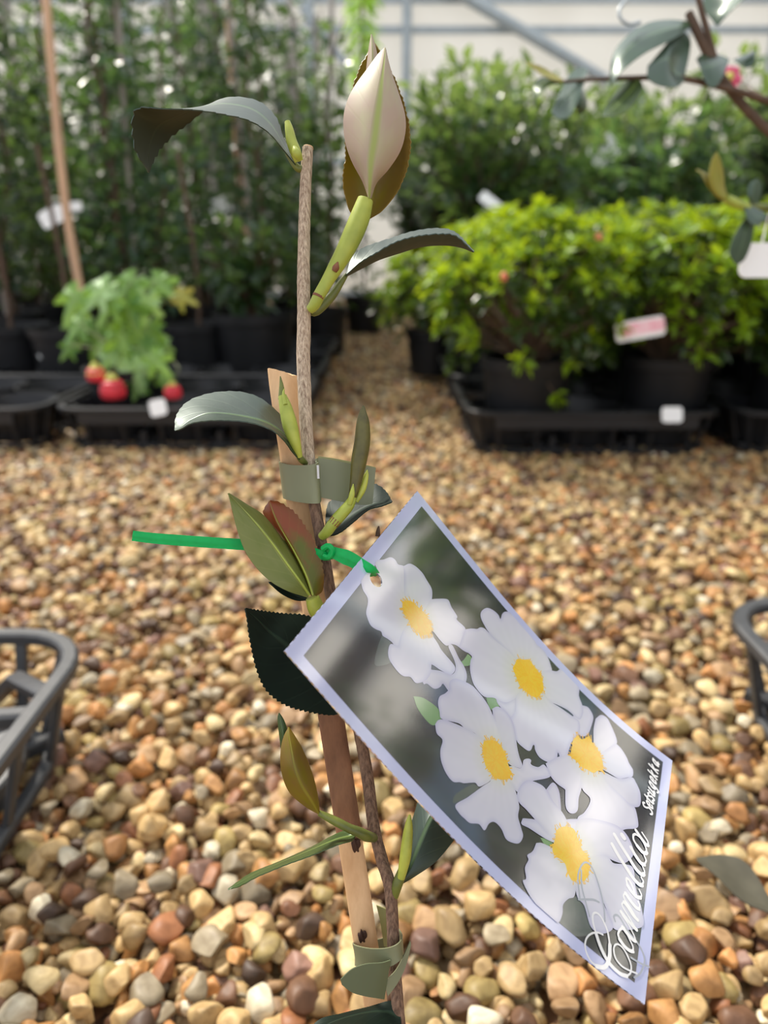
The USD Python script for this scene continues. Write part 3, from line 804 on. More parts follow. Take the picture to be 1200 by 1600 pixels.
# pale lime plant tip hanging into the top of the picture
lp = P(566, 60, 3.2)
lpl = thing('feathery_plant', 'tall feathery lime green plant tip at the top, behind the uppermost leaf', 'plant', (lp[0], lp[1], 0))
pot(lpl, .10, .18)
obj('stem', tube([(0, 0, .14), (0, 0, 1.75)], .008, 6), 'stem_brown', lpl)
n = 520
z = r.uniform(1.02, 1.8, n)
a = r.uniform(0, 2 * PI, n)
w = np.interp(z, [1.02, 1.3, 1.5, 1.8], [.012, .05, .075, .06]) * r.random(n)
obj('foliage', leaf_cloud(r, np.stack([w * np.cos(a), w * np.sin(a), z], 1), np.stack([np.cos(a), np.sin(a), np.full(n, -.5)], 1), .06, .013), 'pale_lime', lpl, kind='stuff', smooth=False)


# white labels among the plants
def card(name, label, px, py, d, w, h, rot, tilt=0.0, mat='white_card', group=None, pr=None):
    c = P(px, py, d)
    a = math.radians(rot)
    e1 = math.cos(a) * RIGHT + math.sin(a) * UPV
    e2 = -math.sin(a) * RIGHT + math.cos(a) * UPV
    e2 = e2 * math.cos(tilt) - FWD * math.sin(tilt)
    nn = np.cross(e1, e2)
    pl = sbox(-w / 2, -h / 2, w / 2, h / 2).buffer(-.22 * min(w, h)).buffer(.22 * min(w, h))
    m = trimesh.creation.extrude_polygon(pl, .0012, engine='earcut')
    v = np.array(m.vertices)
    t = obj(name, (c + v[:, :1] * e1 + v[:, 1:2] * e2 + v[:, 2:] * nn, m.faces), mat, None, label, 'label', group)
    if pr:
        m2 = trimesh.creation.extrude_polygon(pl.buffer(-.18 * min(w, h)), .0006, engine='earcut')
        v = np.array(m2.vertices) + [.06 * w, .05 * h, .0012]
        obj('printed_picture', (c + v[:, :1] * e1 + v[:, 1:2] * e2 + v[:, 2:] * nn, m2.faces), pr, t)
    return t


k1 = 1 / FPX
card('plant_label', 'white plant label hanging at a slant among the green shrubs, upper right', 945, 236, 2.55, 52 * k1 * 2.55, 38 * k1 * 2.55, 38, .3)
card('plant_label', 'narrow white stick label slanting above the lime azaleas', 772, 320, 2.2, 52 * k1 * 2.2, 17 * k1 * 2.2, -38)
card('plant_label', 'small white label above the azaleas, right of the slanting stick label', 908, 349, 2.3, 30 * k1 * 2.3, 24 * k1 * 2.3, -20)
card('plant_label', 'pink and white picture label lying on the azaleas at right', 1000, 514, 1.34, 78 * k1 * 1.34, 30 * k1 * 1.34, 10, .2, pr='pink_print')
card('plant_label', 'small white label on the rim of the azalea tray', 1050, 648, 1.375, 32 * k1 * 1.38, 24 * k1 * 1.38, 0)
card('plant_label', 'small white label on the pot with the red flowers', 247, 637, 1.43, 26 * k1 * 1.43, 26 * k1 * 1.43, 12)
card('plant_label', 'small white sticker on a black pot at the far left', 72, 550, 1.93, 22 * k1 * 1.93, 22 * k1 * 1.93, -8)
card('plant_label', 'white plant label left of the bamboo pole', 82, 338, 2.0, 40 * k1 * 2, 28 * k1 * 2, 28)
card('plant_label', 'white plant label half behind the bamboo pole', 116, 323, 2.0, 24 * k1 * 2, 15 * k1 * 2, 5)
card('plant_label', 'white plant label among the staked shrubs left of the camellia stem', 345, 322, 2.4, 34 * k1 * 2.4, 26 * k1 * 2.4, 20)
card('plant_label', 'blank white label with rounded corners at the right edge, hanging from the branch', 1190, 407, .60, 70 * k1 * .6, 52 * k1 * .6, 0, .2)

# ------------------------------------------------------------------ leaves in the foreground
def blade(near, mid, far, n=44, m=7, fold=.35, teeth=0.0, thick=.00035, tooth_n=None, flip=None):
    """A leaf blade through three curves (one edge, midrib, other edge) from stalk to tip; st runs along and across it."""
    A, B, C = resample(PP(near), n), resample(PP(mid), n), resample(PP(far), n)
    if teeth:
        k = tooth_n or 17
        ph = (np.linspace(0, 1, n) * k) % 1
        env = np.clip(np.linspace(0, 1, n) * 6 - .6, 0, 1) * np.clip((1 - np.linspace(0, 1, n)) * 12, 0, 1)
        saw = (ph - .35) * teeth * 1.7 * env
        for E_ in (A, C):
            o = E_ - B
            o /= np.linalg.norm(o, axis=1, keepdims=True) + 1e-9
            E_ += o * saw[:, None]
    t = np.linspace(0, 1, 2 * m + 1)
    V = []
    for s in t:
        q = (1 - s) * (1 - 2 * s), 4 * s * (1 - s), s * (2 * s - 1)
        h = (max(0, 1 - 2 * s), 1 - abs(2 * s - 1), max(0, 2 * s - 1))
        w = [fold * y + (1 - fold) * x for x, y in zip(q, h)]
        V.append(w[0] * A + w[1] * B + w[2] * C)
    V = np.stack(V, 1)
    du, dv = np.gradient(V, axis=0), np.gradient(V, axis=1)
    nn = np.cross(du, dv)
    nn /= np.linalg.norm(nn, axis=2, keepdims=True) + 1e-12
    w = 2 * m + 1
    top, bot = (V + nn * thick / 2).reshape(-1, 3), (V - nn * thick / 2).reshape(-1, 3)
    i, j = np.meshgrid(np.arange(n - 1), np.arange(w - 1), indexing='ij')
    q = np.stack([i * w + j, (i + 1) * w + j, (i + 1) * w + j + 1, i * w + j + 1], -1).reshape(-1, 4)
    K = n * w
    ring = np.r_[np.arange(n) * w, (n - 1) * w + np.arange(1, w), (np.arange(n - 1) * w + w - 1)[::-1], np.arange(1, w - 1)[::-1]]
    e = np.stack([ring, np.roll(ring, -1)], 1)
    side_v = np.vstack([top[ring], bot[ring]])
    L = len(ring)
    k = np.arange(L)
    sq = np.stack([2 * K + k, 2 * K + (k + 1) % L, 2 * K + L + (k + 1) % L, 2 * K + L + k], 1)
    v = np.vstack([top, bot, side_v])
    uv = np.stack(np.meshgrid(np.linspace(0, 1, n), t, indexing='ij'), -1).reshape(-1, 2)
    if flip is None:
        flip = float((nn @ np.array([0, 0, 1.0])).mean()) < 0
    u0, u1 = (uv + [2, 0], uv) if flip else (uv, uv + [2, 0])
    uv = np.vstack([u0, u1, uv[ring], uv[ring]])
    f = np.vstack([q, q[:, ::-1] + K, sq[:, ::-1]])
    f = np.vstack([f[:, [0, 1, 2]], f[:, [0, 2, 3]]])
    return (v, f), uv


def leaf(parent, mat, near, mid, far, label=None, rib=0.0, **kw):
    m, uv = blade(near, mid, far, **kw)
    p = obj('leaf', m, mat, parent, label, smooth=True, uv=uv)
    if rib:
        c = resample(PP(mid), 24)[:-2]
        obj('midrib', tube(c, np.linspace(rib, rib * .25, len(c)), 6), RIBM.get(mat, 'shoot'), p)
    return p


RIBM = {'leaf_pink': 'shoot', 'leaf_young': 'shoot', 'leaf_dark': 'shoot_dark', 'leaf_green': 'shoot_dark', 'leaf_brown': 'shoot'}


def stalk(parent, name, pts, radii, mat, label=None, sides=10, n=22, flat=1.0):
    """pts: (px, py, depth); radii in pixels at that depth."""
    q = np.c_[np.asarray(pts, float), np.asarray(radii, float)]
    c = resample(np.c_[PP(q[:, :3]), q[:, 3] * q[:, 2] / FPX], n)
    return obj(name, tube(c[:, :3], c[:, 3], sides, flat), mat, parent, label, smooth=50)


# ------------------------------------------------------------------ the young camellia
Z = .256
cam_pt = P(628, 1598, Z)
down = np.array([0.012, -.046, -.137]) * .95
base_pt = np.array([cam_pt[0] + .010, .150, .072])
plant = thing('camellia_plant', 'young camellia in front with a cut-off stem, glossy leaves and a pinkish top shoot', 'camellia')
pv, pf = lathe([(0, 0.006), (.042, 0.006), (.044, .01), (.051, .068), (.055, .069), (.055, .08), (.051, .08), (.049, .07), (.048, .062)])
obj('pot', (pv + [base_pt[0], base_pt[1], 0], pf), 'pot_plastic', plant)
pv, pf = lathe([(0, .070), (.03, .069), (.0485, .065)])
obj('soil', (pv + [base_pt[0], base_pt[1], 0], pf), 'soil', plant)


def bark_tube(pts, radii, n, sides=14, seed=3):
    q = np.c_[np.asarray(pts, float), np.asarray(radii, float)]
    c = resample(np.c_[PP(q[:, :3]), q[:, 3] * q[:, 2] / FPX], n)
    v, f = tube(c[:, :3], c[:, 3], sides)
    from meshkit import fbm
    k = fbm(v * [900, 900, 260], 3, seed)
    ctr = np.vstack([np.repeat(c[:, :3], sides, 0), c[:1, :3], c[-1:, :3]])
    return ctr + (v - ctr) * (1 + .16 * (k - .5))[:, None], f


STEM = [(481, 231, 8.6), (477, 300, 9.2), (474.5, 420, 10), (475, 500, 10.8), (474, 560, 11), (477, 640, 10.4), (481, 700, 10), (488, 770, 9.6), (499, 830, 9), (510, 890, 9.2), (522, 960, 9), (543, 1060, 9), (563, 1150, 9.2),
        (575, 1220, 9.4), (584, 1291, 9.4), (597, 1345, 9.4), (610, 1394, 9.6), (617, 1518, 9.8), (624, 1600, 9.8)]
SDEP = np.interp([b for _, b, _ in STEM], [890, 1060, 1150, 1220, 1345, 1394], [Z, Z + .005, Z + .006, Z + .006, Z + .002, Z])
obj('main_stem', bark_tube([(a, b, d) for (a, b, _), d in zip(STEM, SDEP)][:8], [c for *_, c in STEM][:8], 80), 'bark', plant, 'pale grey-brown bark, cut off square at the top')
obj('main_stem', bark_tube([(a, b, d) for (a, b, _), d in zip(STEM, SDEP)][7:], [c for *_, c in STEM][7:], 100), 'bark_dark', plant, 'darker brown lower stem')
lo = np.vstack([P(624, 1599, Z), base_pt * .5 + P(626, 1600, Z) * .5, base_pt])
obj('lower_stem', tube(resample(lo, 14), .0023, 10), 'bark_dark', plant)
obj('cut_face', tube([P(481.4, 231.5, Z), P(481.6, 229.6, Z)], [.00196, .00176], 14), 'stake_wood', plant, 'pale cut end')

# uppermost left leaf, arching over
leaf(plant, 'leaf_dark',
     [(462, 258, .254), (444, 236, .248), (420, 208, .243), (390, 189, .239), (350, 179, .236), (305, 172, .235), (255, 170, .236), (218, 169, .238), (207, 186, .240), (211, 232, .243), (231, 268, .248)],
     [(464, 260, .256), (446, 232, .256), (424, 196, .257), (396, 172, .257), (358, 163, .257), (318, 166, .257), (285, 178, .256), (252, 194, .255), (238, 214, .253), (232, 240, .251), (231, 269, .249)],
     [(466, 258, .258), (444, 219, .265), (431, 184, .270), (406, 160, .273), (370, 152, .274), (338, 158, .273), (312, 178, .270), (288, 197, .266), (261, 220, .261), (243, 244, .255), (233, 270, .250)],
     'arching dark leaf with a toothed, hanging tip', n=120, teeth=.0009, tooth_n=22, fold=.25)
stalk(plant, 'leaf_stalk', [(474, 262, Z), (468, 264, .2555), (460, 257, .255), (448, 240, .2545)], [5, 6, 5, 3], 'shoot_dark')
stalk(plant, 'bud', [(467, 252, .252), (462, 238, .251), (456, 222, .251), (452, 203, .251), (449, 190, .251)], [7, 9, 8.5, 7, 4.5], 'bud', 'small yellow-green leaf bud')
stalk(plant, 'bud_scale', [(470, 250, .2505), (464, 240, .249), (459, 229, .249)], [4, 7, 3], 'bud')

# top shoot and its leaves
stalk(plant, 'shoot', [(484, 484, .253), (491, 477, .252), (499, 461, .251), (511, 440, .251), (527, 413, .251), (540, 390, .251), (552, 365, .251), (563, 338, .251), (571, 312, .251)],
      [7, 9, 9.5, 10, 12.5, 14.5, 16, 15.5, 12.5], 'shoot', 'thick yellow-green young shoot', 14, 36)
stalk(plant, 'scar', [(496.6, 465, .251), (498.2, 461.6, .251)], [9.55, 9.7], 'brown_scar', 'thin brown ring', 14, 3)
stalk(plant, 'scar', [(522, 424, .2487), (525, 418, .2485), (528, 409, .2485)], [4, 5.5, 1], 'brown_scar', None, 8, 8)
stalk(plant, 'leaf_stalk', [(482, 486, .257), (492, 487, .257), (505, 476, .2575), (520, 460, .258), (533, 441, .258), (541, 429, .2585)], [5, 7.5, 8, 7, 5, 3.5], 'shoot_dark')
leaf(plant, 'leaf_dark',
     [(540, 431, .257), (562, 411, .252), (590, 394, .248), (620, 378, .246), (652, 369, .246), (684, 366, .247), (712, 369, .249), (739, 393, .253)],
     [(539, 433, .260), (566, 419, .259), (592, 406, .258), (622, 396, .258), (656, 386, .258), (690, 383, .258), (718, 386, .258), (740, 394, .256)],
     [(541, 427, .262), (553, 398, .266), (576, 384, .270), (610, 373, .273), (645, 362, .275), (684, 357, .275), (712, 364, .270), (741, 393, .258)],
     'grey-green leaf standing out to the right below the top shoot', n=64, teeth=.0006, tooth_n=20, fold=.55)
# the upright cluster: back leaf, inner leaf, pale front leaf
leaf(plant, 'leaf_olive',
     [(570, 338, .258), (549, 333, .258), (540, 308, .258), (536, 280, .258), (540, 246, .258), (541, 200, .259), (547, 158, .260), (560, 112, .262), (582, 70, .264)],
     [(574, 340, .262), (578, 320, .264), (582, 290, .266), (586, 255, .267), (589, 215, .268), (590, 175, .268), (590, 135, .267), (588, 100, .266), (584, 68, .265)],
     [(577, 342, .260), (598, 328, .258), (622, 297, .257), (636, 262, .257), (641, 226, .257), (637, 186, .258), (624, 142, .259), (606, 102, .261), (586, 68, .264)],
     'brownish green young leaf behind the pale one', n=80, teeth=.0005, tooth_n=44, fold=.2)
leaf(plant, 'leaf_pink',
     [(574, 300, .2555), (571, 240, .2565), (571, 180, .2575), (572, 120, .258), (576, 80, .2585), (580, 55, .259)],
     [(578, 300, .2545), (580, 240, .254), (582, 180, .2545), (583, 120, .2555), (582, 80, .257), (580, 54, .259)],
     [(582, 300, .2555), (590, 240, .2565), (594, 180, .2575), (594, 120, .258), (588, 80, .2585), (581, 54, .259)],
     'narrow rolled inner leaf, its tip above the others', fold=.3)
leaf(plant, 'leaf_pink',
     [(576, 309, .2515), (567, 284, .251), (550, 252, .2505), (540, 222, .251), (537, 186, .2515), (543, 158, .252), (555, 134, .2525), (574, 108, .253), (590, 86, .2535), (601, 75, .254)],
     [(577, 310, .2485), (578, 284, .246), (580, 252, .2445), (585, 220, .244), (589, 188, .2445), (593, 158, .2455), (596, 132, .247), (599, 108, .249), (601, 88, .2515), (601.6, 75, .254)],
     [(580, 309, .2515), (588, 286, .251), (607, 264, .2505), (625, 236, .251), (633, 206, .2515), (632, 178, .252), (622, 144, .2525), (613, 118, .253), (606, 94, .2535), (602.4, 75, .254)],
     'pale pinkish folded young leaf, upright at the top', n=64, fold=.15)
# left leaf in front of the stake
leaf(plant, 'leaf_dark',
     [(472, 722, .251), (458, 708, .246), (444, 689, .242), (424, 672, .239), (388, 660, .237), (340, 657, .236), (302, 661, .237), (282, 671, .239), (274, 673, .240)],
     [(473, 724, .252), (462, 704, .250), (441, 677, .249), (414, 660, .248), (374, 650, .247), (330, 646, .246), (300, 656, .244), (284, 667, .242), (273, 673, .240)],
     [(472, 720, .253), (466, 702, .255), (450, 676, .258), (437, 648, .261), (404, 621, .264), (368, 612, .265), (328, 615, .263), (295, 627, .258), (276, 649, .249), (273, 672, .241)],
     'dark leaf reaching left in front of the wooden stake', rib=.0004, n=64, teeth=.0004, tooth_n=18, fold=.35)
stalk(plant, 'leaf_stalk', [(478, 724, .2535), (471, 718, .251), (462, 705, .2495), (450, 688, .249)], [4, 5.5, 4.5, 3], 'shoot_dark')
stalk(plant, 'bud', [(468, 714, .2495), (461, 692, .2475), (453, 664, .247), (446, 636, .247), (441, 618, .247)], [5, 9, 12, 10, 6.5], 'bud', 'pale green pointed bud')
stalk(plant, 'bud_tip', [(440, 624, .2475), (440, 606, .2475), (438, 588, .2475)], [5.5, 4, .8], 'shoot_dark')
stalk(plant, 'bud_scale', [(446, 632, .245), (443, 616, .2455), (444, 607, .2455)], [3.5, 2.5, .5], 'bud')

# right shoot with a closed brown-green leaf bud, and the dark leaf behind it
stalk(plant, 'shoot', [(503, 838, .253), (511, 831, .251), (519, 820, .250), (531, 806, .250), (545, 790, .250), (552, 776, .250)], [7, 8.5, 9, 9.5, 8.5, 6], 'shoot', None, 12)
stalk(plant, 'scar', [(520, 819, .250), (526, 811.5, .250)], [9.2, 9.6], 'brown_scar', None, 12, 4)
stalk(plant, 'bud', [(550, 780, .250), (556, 752, .250), (561, 720, .250), (566, 690, .250), (567, 662, .250), (567, 645, .250), (568, 634, .250)], [6, 9.5, 12.5, 12.5, 10.5, 6, 1.5], 'bud_brown', 'long closed brownish green leaf bud', 14, 32)
stalk(plant, 'bud_scale', [(556, 784, .252), (566, 764, .2525), (572, 744, .2525), (574, 734, .2525)], [4, 6, 4, .8], 'bud', 'pale bud scale')
stalk(plant, 'bud_scale', [(546, 788, .2485), (550, 772, .248), (552, 756, .248)], [4, 4.5, .8], 'bud')
leaf(plant, 'leaf_shade',
     [(508, 838, .256), (528, 834, .252), (552, 816, .250), (575, 797, .250), (596, 791, .251), (612, 785, .252)],
     [(508, 838, .258), (526, 826, .259), (548, 808, .261), (572, 793, .262), (592, 786, .261), (612, 785, .254)],
     [(510, 836, .260), (509, 806, .266), (516, 784, .272), (548, 766, .276), (583, 756, .272), (602, 767, .264), (613, 784, .255)],
     'dark folded leaf behind the tape and the long bud', n=56, teeth=.0004, fold=.6)
# green pair left of the stem, and the brown-green leaf
leaf(plant, 'leaf_young',
     [(481, 934, .246), (446, 922, .242), (416, 903, .240), (388, 870, .239), (373, 836, .240), (363, 798, .242), (357, 771, .244)],
     [(483, 930, .2465), (468, 908, .2445), (449, 882, .2435), (426, 850, .2435), (402, 820, .2438), (377, 793, .2440), (356, 771, .2445)],
     [(485, 928, .247), (474, 900, .249), (458, 868, .2505), (438, 838, .251), (412, 806, .2505), (385, 788, .248), (358, 771, .245)],
     'pointed green leaf pair, left one, over the green tie', rib=.0006, n=56, fold=.6)
leaf(plant, 'leaf_brown',
     [(487, 931, .2475), (474, 900, .2515), (460, 868, .2535), (440, 838, .2545), (420, 818, .2545), (412, 800, .2535), (421, 783, .252)],
     [(489, 930, .2465), (477, 896, .2475), (460, 862, .2485), (445, 836, .2490), (434, 816, .2495), (427, 800, .2500), (421, 783, .251)],
     [(494, 931, .2475), (504, 922, .249), (505, 896, .2495), (499, 866, .250), (484, 834, .251), (462, 804, .252), (440, 787, .2525), (422, 782, .252)],
     'brown-tinged green leaf beside the stem', n=56, teeth=.0005, tooth_n=20, fold=.55, rib=.0004)
leaf(plant, 'leaf_shade',
     [(480, 938, .2495), (462, 938, .2490), (440, 928, .2480), (421, 911, .2475)],
     [(480, 936, .2500), (462, 930, .2500), (442, 920, .2490), (420, 910, .2480)],
     [(480, 932, .2510), (462, 920, .2520), (444, 910, .2510), (420, 909, .2480)], 'dark leaf edge under the green pair', fold=.4)
stalk(plant, 'shoot', [(514, 968, .252), (502, 960, .250), (494, 950, .2485), (488, 934, .2475)], [9, 13, 13.5, 11], 'bud', 'thick pale green shoot base', 12)
# big dark leaf behind the tag's left corner
leaf(plant, 'leaf_shade',
     [(548, 1092, .251), (527, 1116, .248), (486, 1112, .244), (447, 1101, .241), (418, 1080, .2395), (402, 1048, .2395), (391, 1002, .241), (386, 968, .243), (383, 951, .244)],
     [(548, 1088, .253), (524, 1070, .253), (492, 1044, .252), (462, 1019, .251), (440, 1001, .250), (420, 986, .249), (404, 970, .2475), (392, 959, .246), (383, 951, .2445)],
     [(550, 1084, .255), (548, 1040, .259), (534, 1002, .262), (512, 976, .262), (478, 962, .260), (446, 959, .257), (420, 956, .253), (400, 953, .249), (384, 950, .245)],
     'large dark toothed leaf behind the left corner of the tag', n=110, teeth=.0006, tooth_n=36, fold=.3)
stalk(plant, 'leaf_stalk', [(560, 1135, .2605), (556, 1112, .256), (548, 1088, .253)], [4, 4, 3], 'shoot_dark')
# lower left shoot: bud leaf and narrow leaf
stalk(plant, 'shoot', [(584, 1309, .2575), (572, 1306, .250), (560, 1300, .248), (545, 1294, .247), (528, 1285, .247), (512, 1277, .247), (498, 1270, .247)], [7, 8.5, 8, 7, 7, 6, 4.5], 'shoot_dark', 'green shoot crossing in front of the stake', 12)
leaf(plant, 'leaf_olive',
     [(498, 1272, .247), (476, 1259, .2445), (452, 1237, .243), (440, 1205, .2425), (439, 1172, .243), (444, 1150, .2445), (451, 1137, .246)],
     [(498, 1271, .246), (486, 1250, .2425), (470, 1224, .2405), (460, 1196, .240), (455, 1170, .2415), (452, 1152, .2435), (451, 1136, .246)],
     [(499, 1270, .247), (497, 1248, .2455), (489, 1213, .2445), (474, 1174, .244), (463, 1154, .2445), (452, 1137, .246)],
     'small brownish green leaf standing on the lower shoot', n=44, fold=.4)
leaf(plant, 'leaf_green',
     [(450, 1210, .2475), (441, 1180, .2475), (437, 1150, .2475), (434, 1124, .2475), (436, 1113, .2475)],
     [(454, 1210, .2465), (447, 1180, .2465), (443, 1150, .2465), (439, 1128, .247), (436, 1113, .2475)],
     [(458, 1210, .2475), (455, 1180, .2475), (450, 1146, .2475), (444, 1126, .2475), (436, 1113, .2475)], 'narrow leaf tip behind the small leaf', fold=.3)
leaf(plant, 'leaf_green',
     [(556, 1306, .249), (549, 1314, .246), (528, 1320, .243), (486, 1337, .2395), (440, 1354, .237), (400, 1371, .235), (376, 1384, .2345), (357, 1390, .2345)],
     [(557, 1303, .250), (545, 1307, .250), (522, 1313, .248), (480, 1331, .245), (434, 1350, .242), (396, 1367, .239), (374, 1380, .2365), (356, 1390, .2345)],
     [(557, 1300, .251), (546, 1297, .253), (526, 1303, .253), (480, 1327, .250), (430, 1349, .246), (393, 1364, .242), (372, 1378, .238), (357, 1389, .235)],
     'narrow leaf seen edge-on, pointing down left', n=48, fold=.5, teeth=.0003)
# right leaf below the tag with a pale bud
stalk(plant, 'shoot', [(616, 1400, .256), (620, 1384, .255), (626, 1368, .255), (632, 1350, .2555)], [7, 8.5, 8, 6], 'shoot_dark', None, 12)
stalk(plant, 'bud', [(627, 1372, .253), (633, 1340, .2525), (637, 1306, .2525), (639, 1286, .2525), (640, 1273, .2525)], [6, 9, 8, 5.5, 1.5], 'bud', 'slim pale green bud beside the lower right leaf', 12)
leaf(plant, 'leaf_dark',
     [(622, 1384, .258), (629, 1350, .262), (636, 1312, .267), (648, 1270, .272), (664, 1226, .277), (690, 1200, .280)],
     [(624, 1384, .256), (642, 1352, .257), (656, 1316, .260), (672, 1280, .264), (694, 1246, .270), (722, 1214, .276)],
     [(626, 1382, .257), (650, 1368, .257), (682, 1345, .260), (712, 1309, .265), (742, 1268, .271), (756, 1226, .277)],
     'broad dark leaf reaching up behind the lower edge of the tag', n=44, fold=.6)
leaf(plant, 'leaf_shade',
     [(628, 1606, .253), (588, 1602, .248), (545, 1606, .243), (500, 1618, .240), (470, 1640, .239)],
     [(626, 1590, .254), (600, 1580, .254), (556, 1586, .251), (508, 1604, .247), (468, 1642, .242)],
     [(624, 1566, .256), (608, 1564, .257), (578, 1573, .256), (534, 1584, .253), (494, 1597, .250), (466, 1644, .244)],
     'dark leaf cut by the bottom edge of the picture', n=40, fold=.4)
stalk(plant, 'twig', [(590, 838, .262), (591, 828, .262), (592, 822, .262)], [4, 3, 1], 'stem_brown')

# ------------------------------------------------------------------ the stake, its tapes, the green tie
SZ = .2635
stake = thing('wooden_stake', 'split wooden stake tied to the young camellia, broken off at the top', 'stake')


def stake_piece(name, pts, mat, label=None, hw0=22.5, top=False):
    """Half-round split stake: flat face forward. pts (px, py, depth, half width in px)."""
    q = resample(np.c_[PP(np.asarray(pts)[:, :3]), np.asarray(pts)[:, 3] * np.asarray(pts)[:, 2] / FPX], 26)
    prof = np.array([(-1, .05), (-.8, .38), (-.35, .55), (.2, .52), (.72, .40), (1, .1), (.92, -.3), (.5, -.55), (0, -.62), (-.5, -.58), (-.92, -.3)])
    c, w = q[:, :3], q[:, 3]
    v = c[:, None] + w[:, None, None] * (prof[None, :, :1] * RIGHT - prof[None, :, 1:] * FWD * .8)
    if top:
        rr = np.random.default_rng(8)
        v[0] += UPV * (np.array([9, 8, 5, 1, -2.5, -4, -3, 0, 3, 6, 8.]) * SZ / FPX)[:, None] + UPV * rr.normal(0, .0003, (11, 1))
    k = len(prof)
    i, j = np.meshgrid(np.arange(25), np.arange(k), indexing='ij')
    f = np.stack([i * k + j, i * k + (j + 1) % k, (i + 1) * k + (j + 1) % k, (i + 1) * k + j], -1).reshape(-1, 4)
    f = np.vstack([f[:, [0, 1, 2]], f[:, [0, 2, 3]]])
    v = np.vstack([v.reshape(-1, 3), v[0].mean(0), v[-1].mean(0)])
    n = k * 26
    a = np.arange(k)
    f = np.vstack([f, np.stack([(a + 1) % k, a, np.full(k, n)], 1), np.stack([n - k + a, n - k + (a + 1) % k, np.full(k, n + 1)], 1)])
    return obj(name, (v, f), mat, stake, label, smooth=40)


stake_piece('upper_shaft', [(441, 583, SZ, 23), (452, 660, SZ, 23), (461, 722, SZ, 22.5), (479, 850, SZ, 22), (497, 976, SZ, 21), (508, 1052, SZ, 20)], 'stake_wood', 'pale bare wood with a rough broken top', top=True)
stake_piece('bark_shaft', [(507, 1045, SZ, 20.4), (517, 1117, SZ, 20.4), (532, 1215, SZ, 20.4), (547, 1311, SZ, 20.2)], 'stake_shade_brown', 'middle stretch with the shade of tag and leaf painted brown')  # shade of the tag and leaf on the stake, painted as a brown stretch
stake_piece('lower_shaft', [(546.5, 1308, SZ, 19.4), (560, 1396, SZ, 19.4), (572, 1476, SZ, 19.2), (586, 1560, SZ, 19), (600, 1650, SZ, 19)], 'stake_wood', 'pale bare wood')
lo = P(600, 1645, SZ)
obj('buried_shaft', tube([lo, (base_pt[0] - .012, base_pt[1] + .006, .068)], [.0043, .004], 10), 'stake_shade_brown', stake)
for x, y, s in ((556, 1322, 8), (566, 1464, 8)):
    obj('knot', (lambda m: (m.vertices * (1 + .25 * np.sin(m.vertices[:, :1] * 7 + m.vertices[:, 2:] * 4)) * np.array([s * .8, 4, s * 1.7]) * SZ / FPX + P(x, y, SZ - .0019), m.faces))(trimesh.creation.icosphere(2)), 'stake_knot', stake, 'dark knot', smooth=True)


def strip(top, bottom, n=60, thick=.0005):
    A, B = resample(PP(top), n), resample(PP(bottom), n)
    m = 4
    V = np.stack([A + (B - A) * s for s in np.linspace(0, 1, m)], 1)
    nn = np.cross(np.gradient(V, axis=0), np.gradient(V, axis=1))
    nn /= np.linalg.norm(nn, axis=2, keepdims=True) + 1e-12
    t, b = (V + nn * thick / 2).reshape(-1, 3), (V - nn * thick / 2).reshape(-1, 3)
    i, j = np.meshgrid(np.arange(n - 1), np.arange(m - 1), indexing='ij')
    q = np.stack([i * m + j, (i + 1) * m + j, (i + 1) * m + j + 1, i * m + j + 1], -1).reshape(-1, 4)
    K = n * m
    ring = np.r_[np.arange(n) * m, (n - 1) * m + np.arange(1, m), (np.arange(n - 1) * m + m - 1)[::-1], np.arange(1, m - 1)[::-1]]
    k = np.arange(len(ring)); L = len(ring)
    sq = np.stack([2 * K + k, 2 * K + (k + 1) % L, 2 * K + L + (k + 1) % L, 2 * K + L + k], 1)
    f = np.vstack([q, q[:, ::-1] + K, sq[:, ::-1]])
    return np.vstack([t, b, t[ring], b[ring]]), np.vstack([f[:, [0, 1, 2]], f[:, [0, 2, 3]]])


tp1 = thing('plant_tape', 'olive green plastic tape stapled round stem and stake, near the top of the stake', 'plant tape')
obj('band', strip([(492, 718, .2660), (470, 717, .2720), (444, 719, .2700), (436.5, 722, .2640), (440, 723, .2580), (452, 726, .2545), (470, 727, .2510), (486, 726, .2485), (494, 724, .2490), (497, 722, .2520)],
                  [(498, 782, .2660), (478, 780, .2720), (452, 779, .2700), (443.5, 778, .2640), (447, 780, .2580), (459, 783, .2545), (477, 786, .2510), (491, 787, .2485), (499, 786, .2490), (501, 782, .2520)], 70), 'tape', tp1)
obj('tail', strip([(494, 722, .2520), (494, 717, .2540), (500, 716, .2550), (520, 719, .2560), (551, 725, .2575), (575, 729, .2585), (587, 731, .2590)],
                  [(500, 776, .2520), (499, 777, .2540), (505, 778, .2550), (525, 782, .2560), (555, 788, .2575), (572, 789, .2585), (582, 787, .2590)], 40), 'tape', tp1)
obj('tail_back', strip([(497, 713, .2575), (520, 716, .2590), (551, 722, .2600), (587, 730, .2595)], [(503, 776, .2575), (526, 781, .2590), (556, 787, .2600), (582, 787, .2595)], 30), 'tape_pale', tp1)
obj('staple', bar([P(496.5, 727, .2470), P(496.8, 733, .2468), P(497.5, 748, .2468)], .0008, .0005), 'staple', tp1, 'small metal staple')
tp2 = thing('plant_tape', 'olive tape tied round stem and stake near the bottom of the picture', 'plant tape')
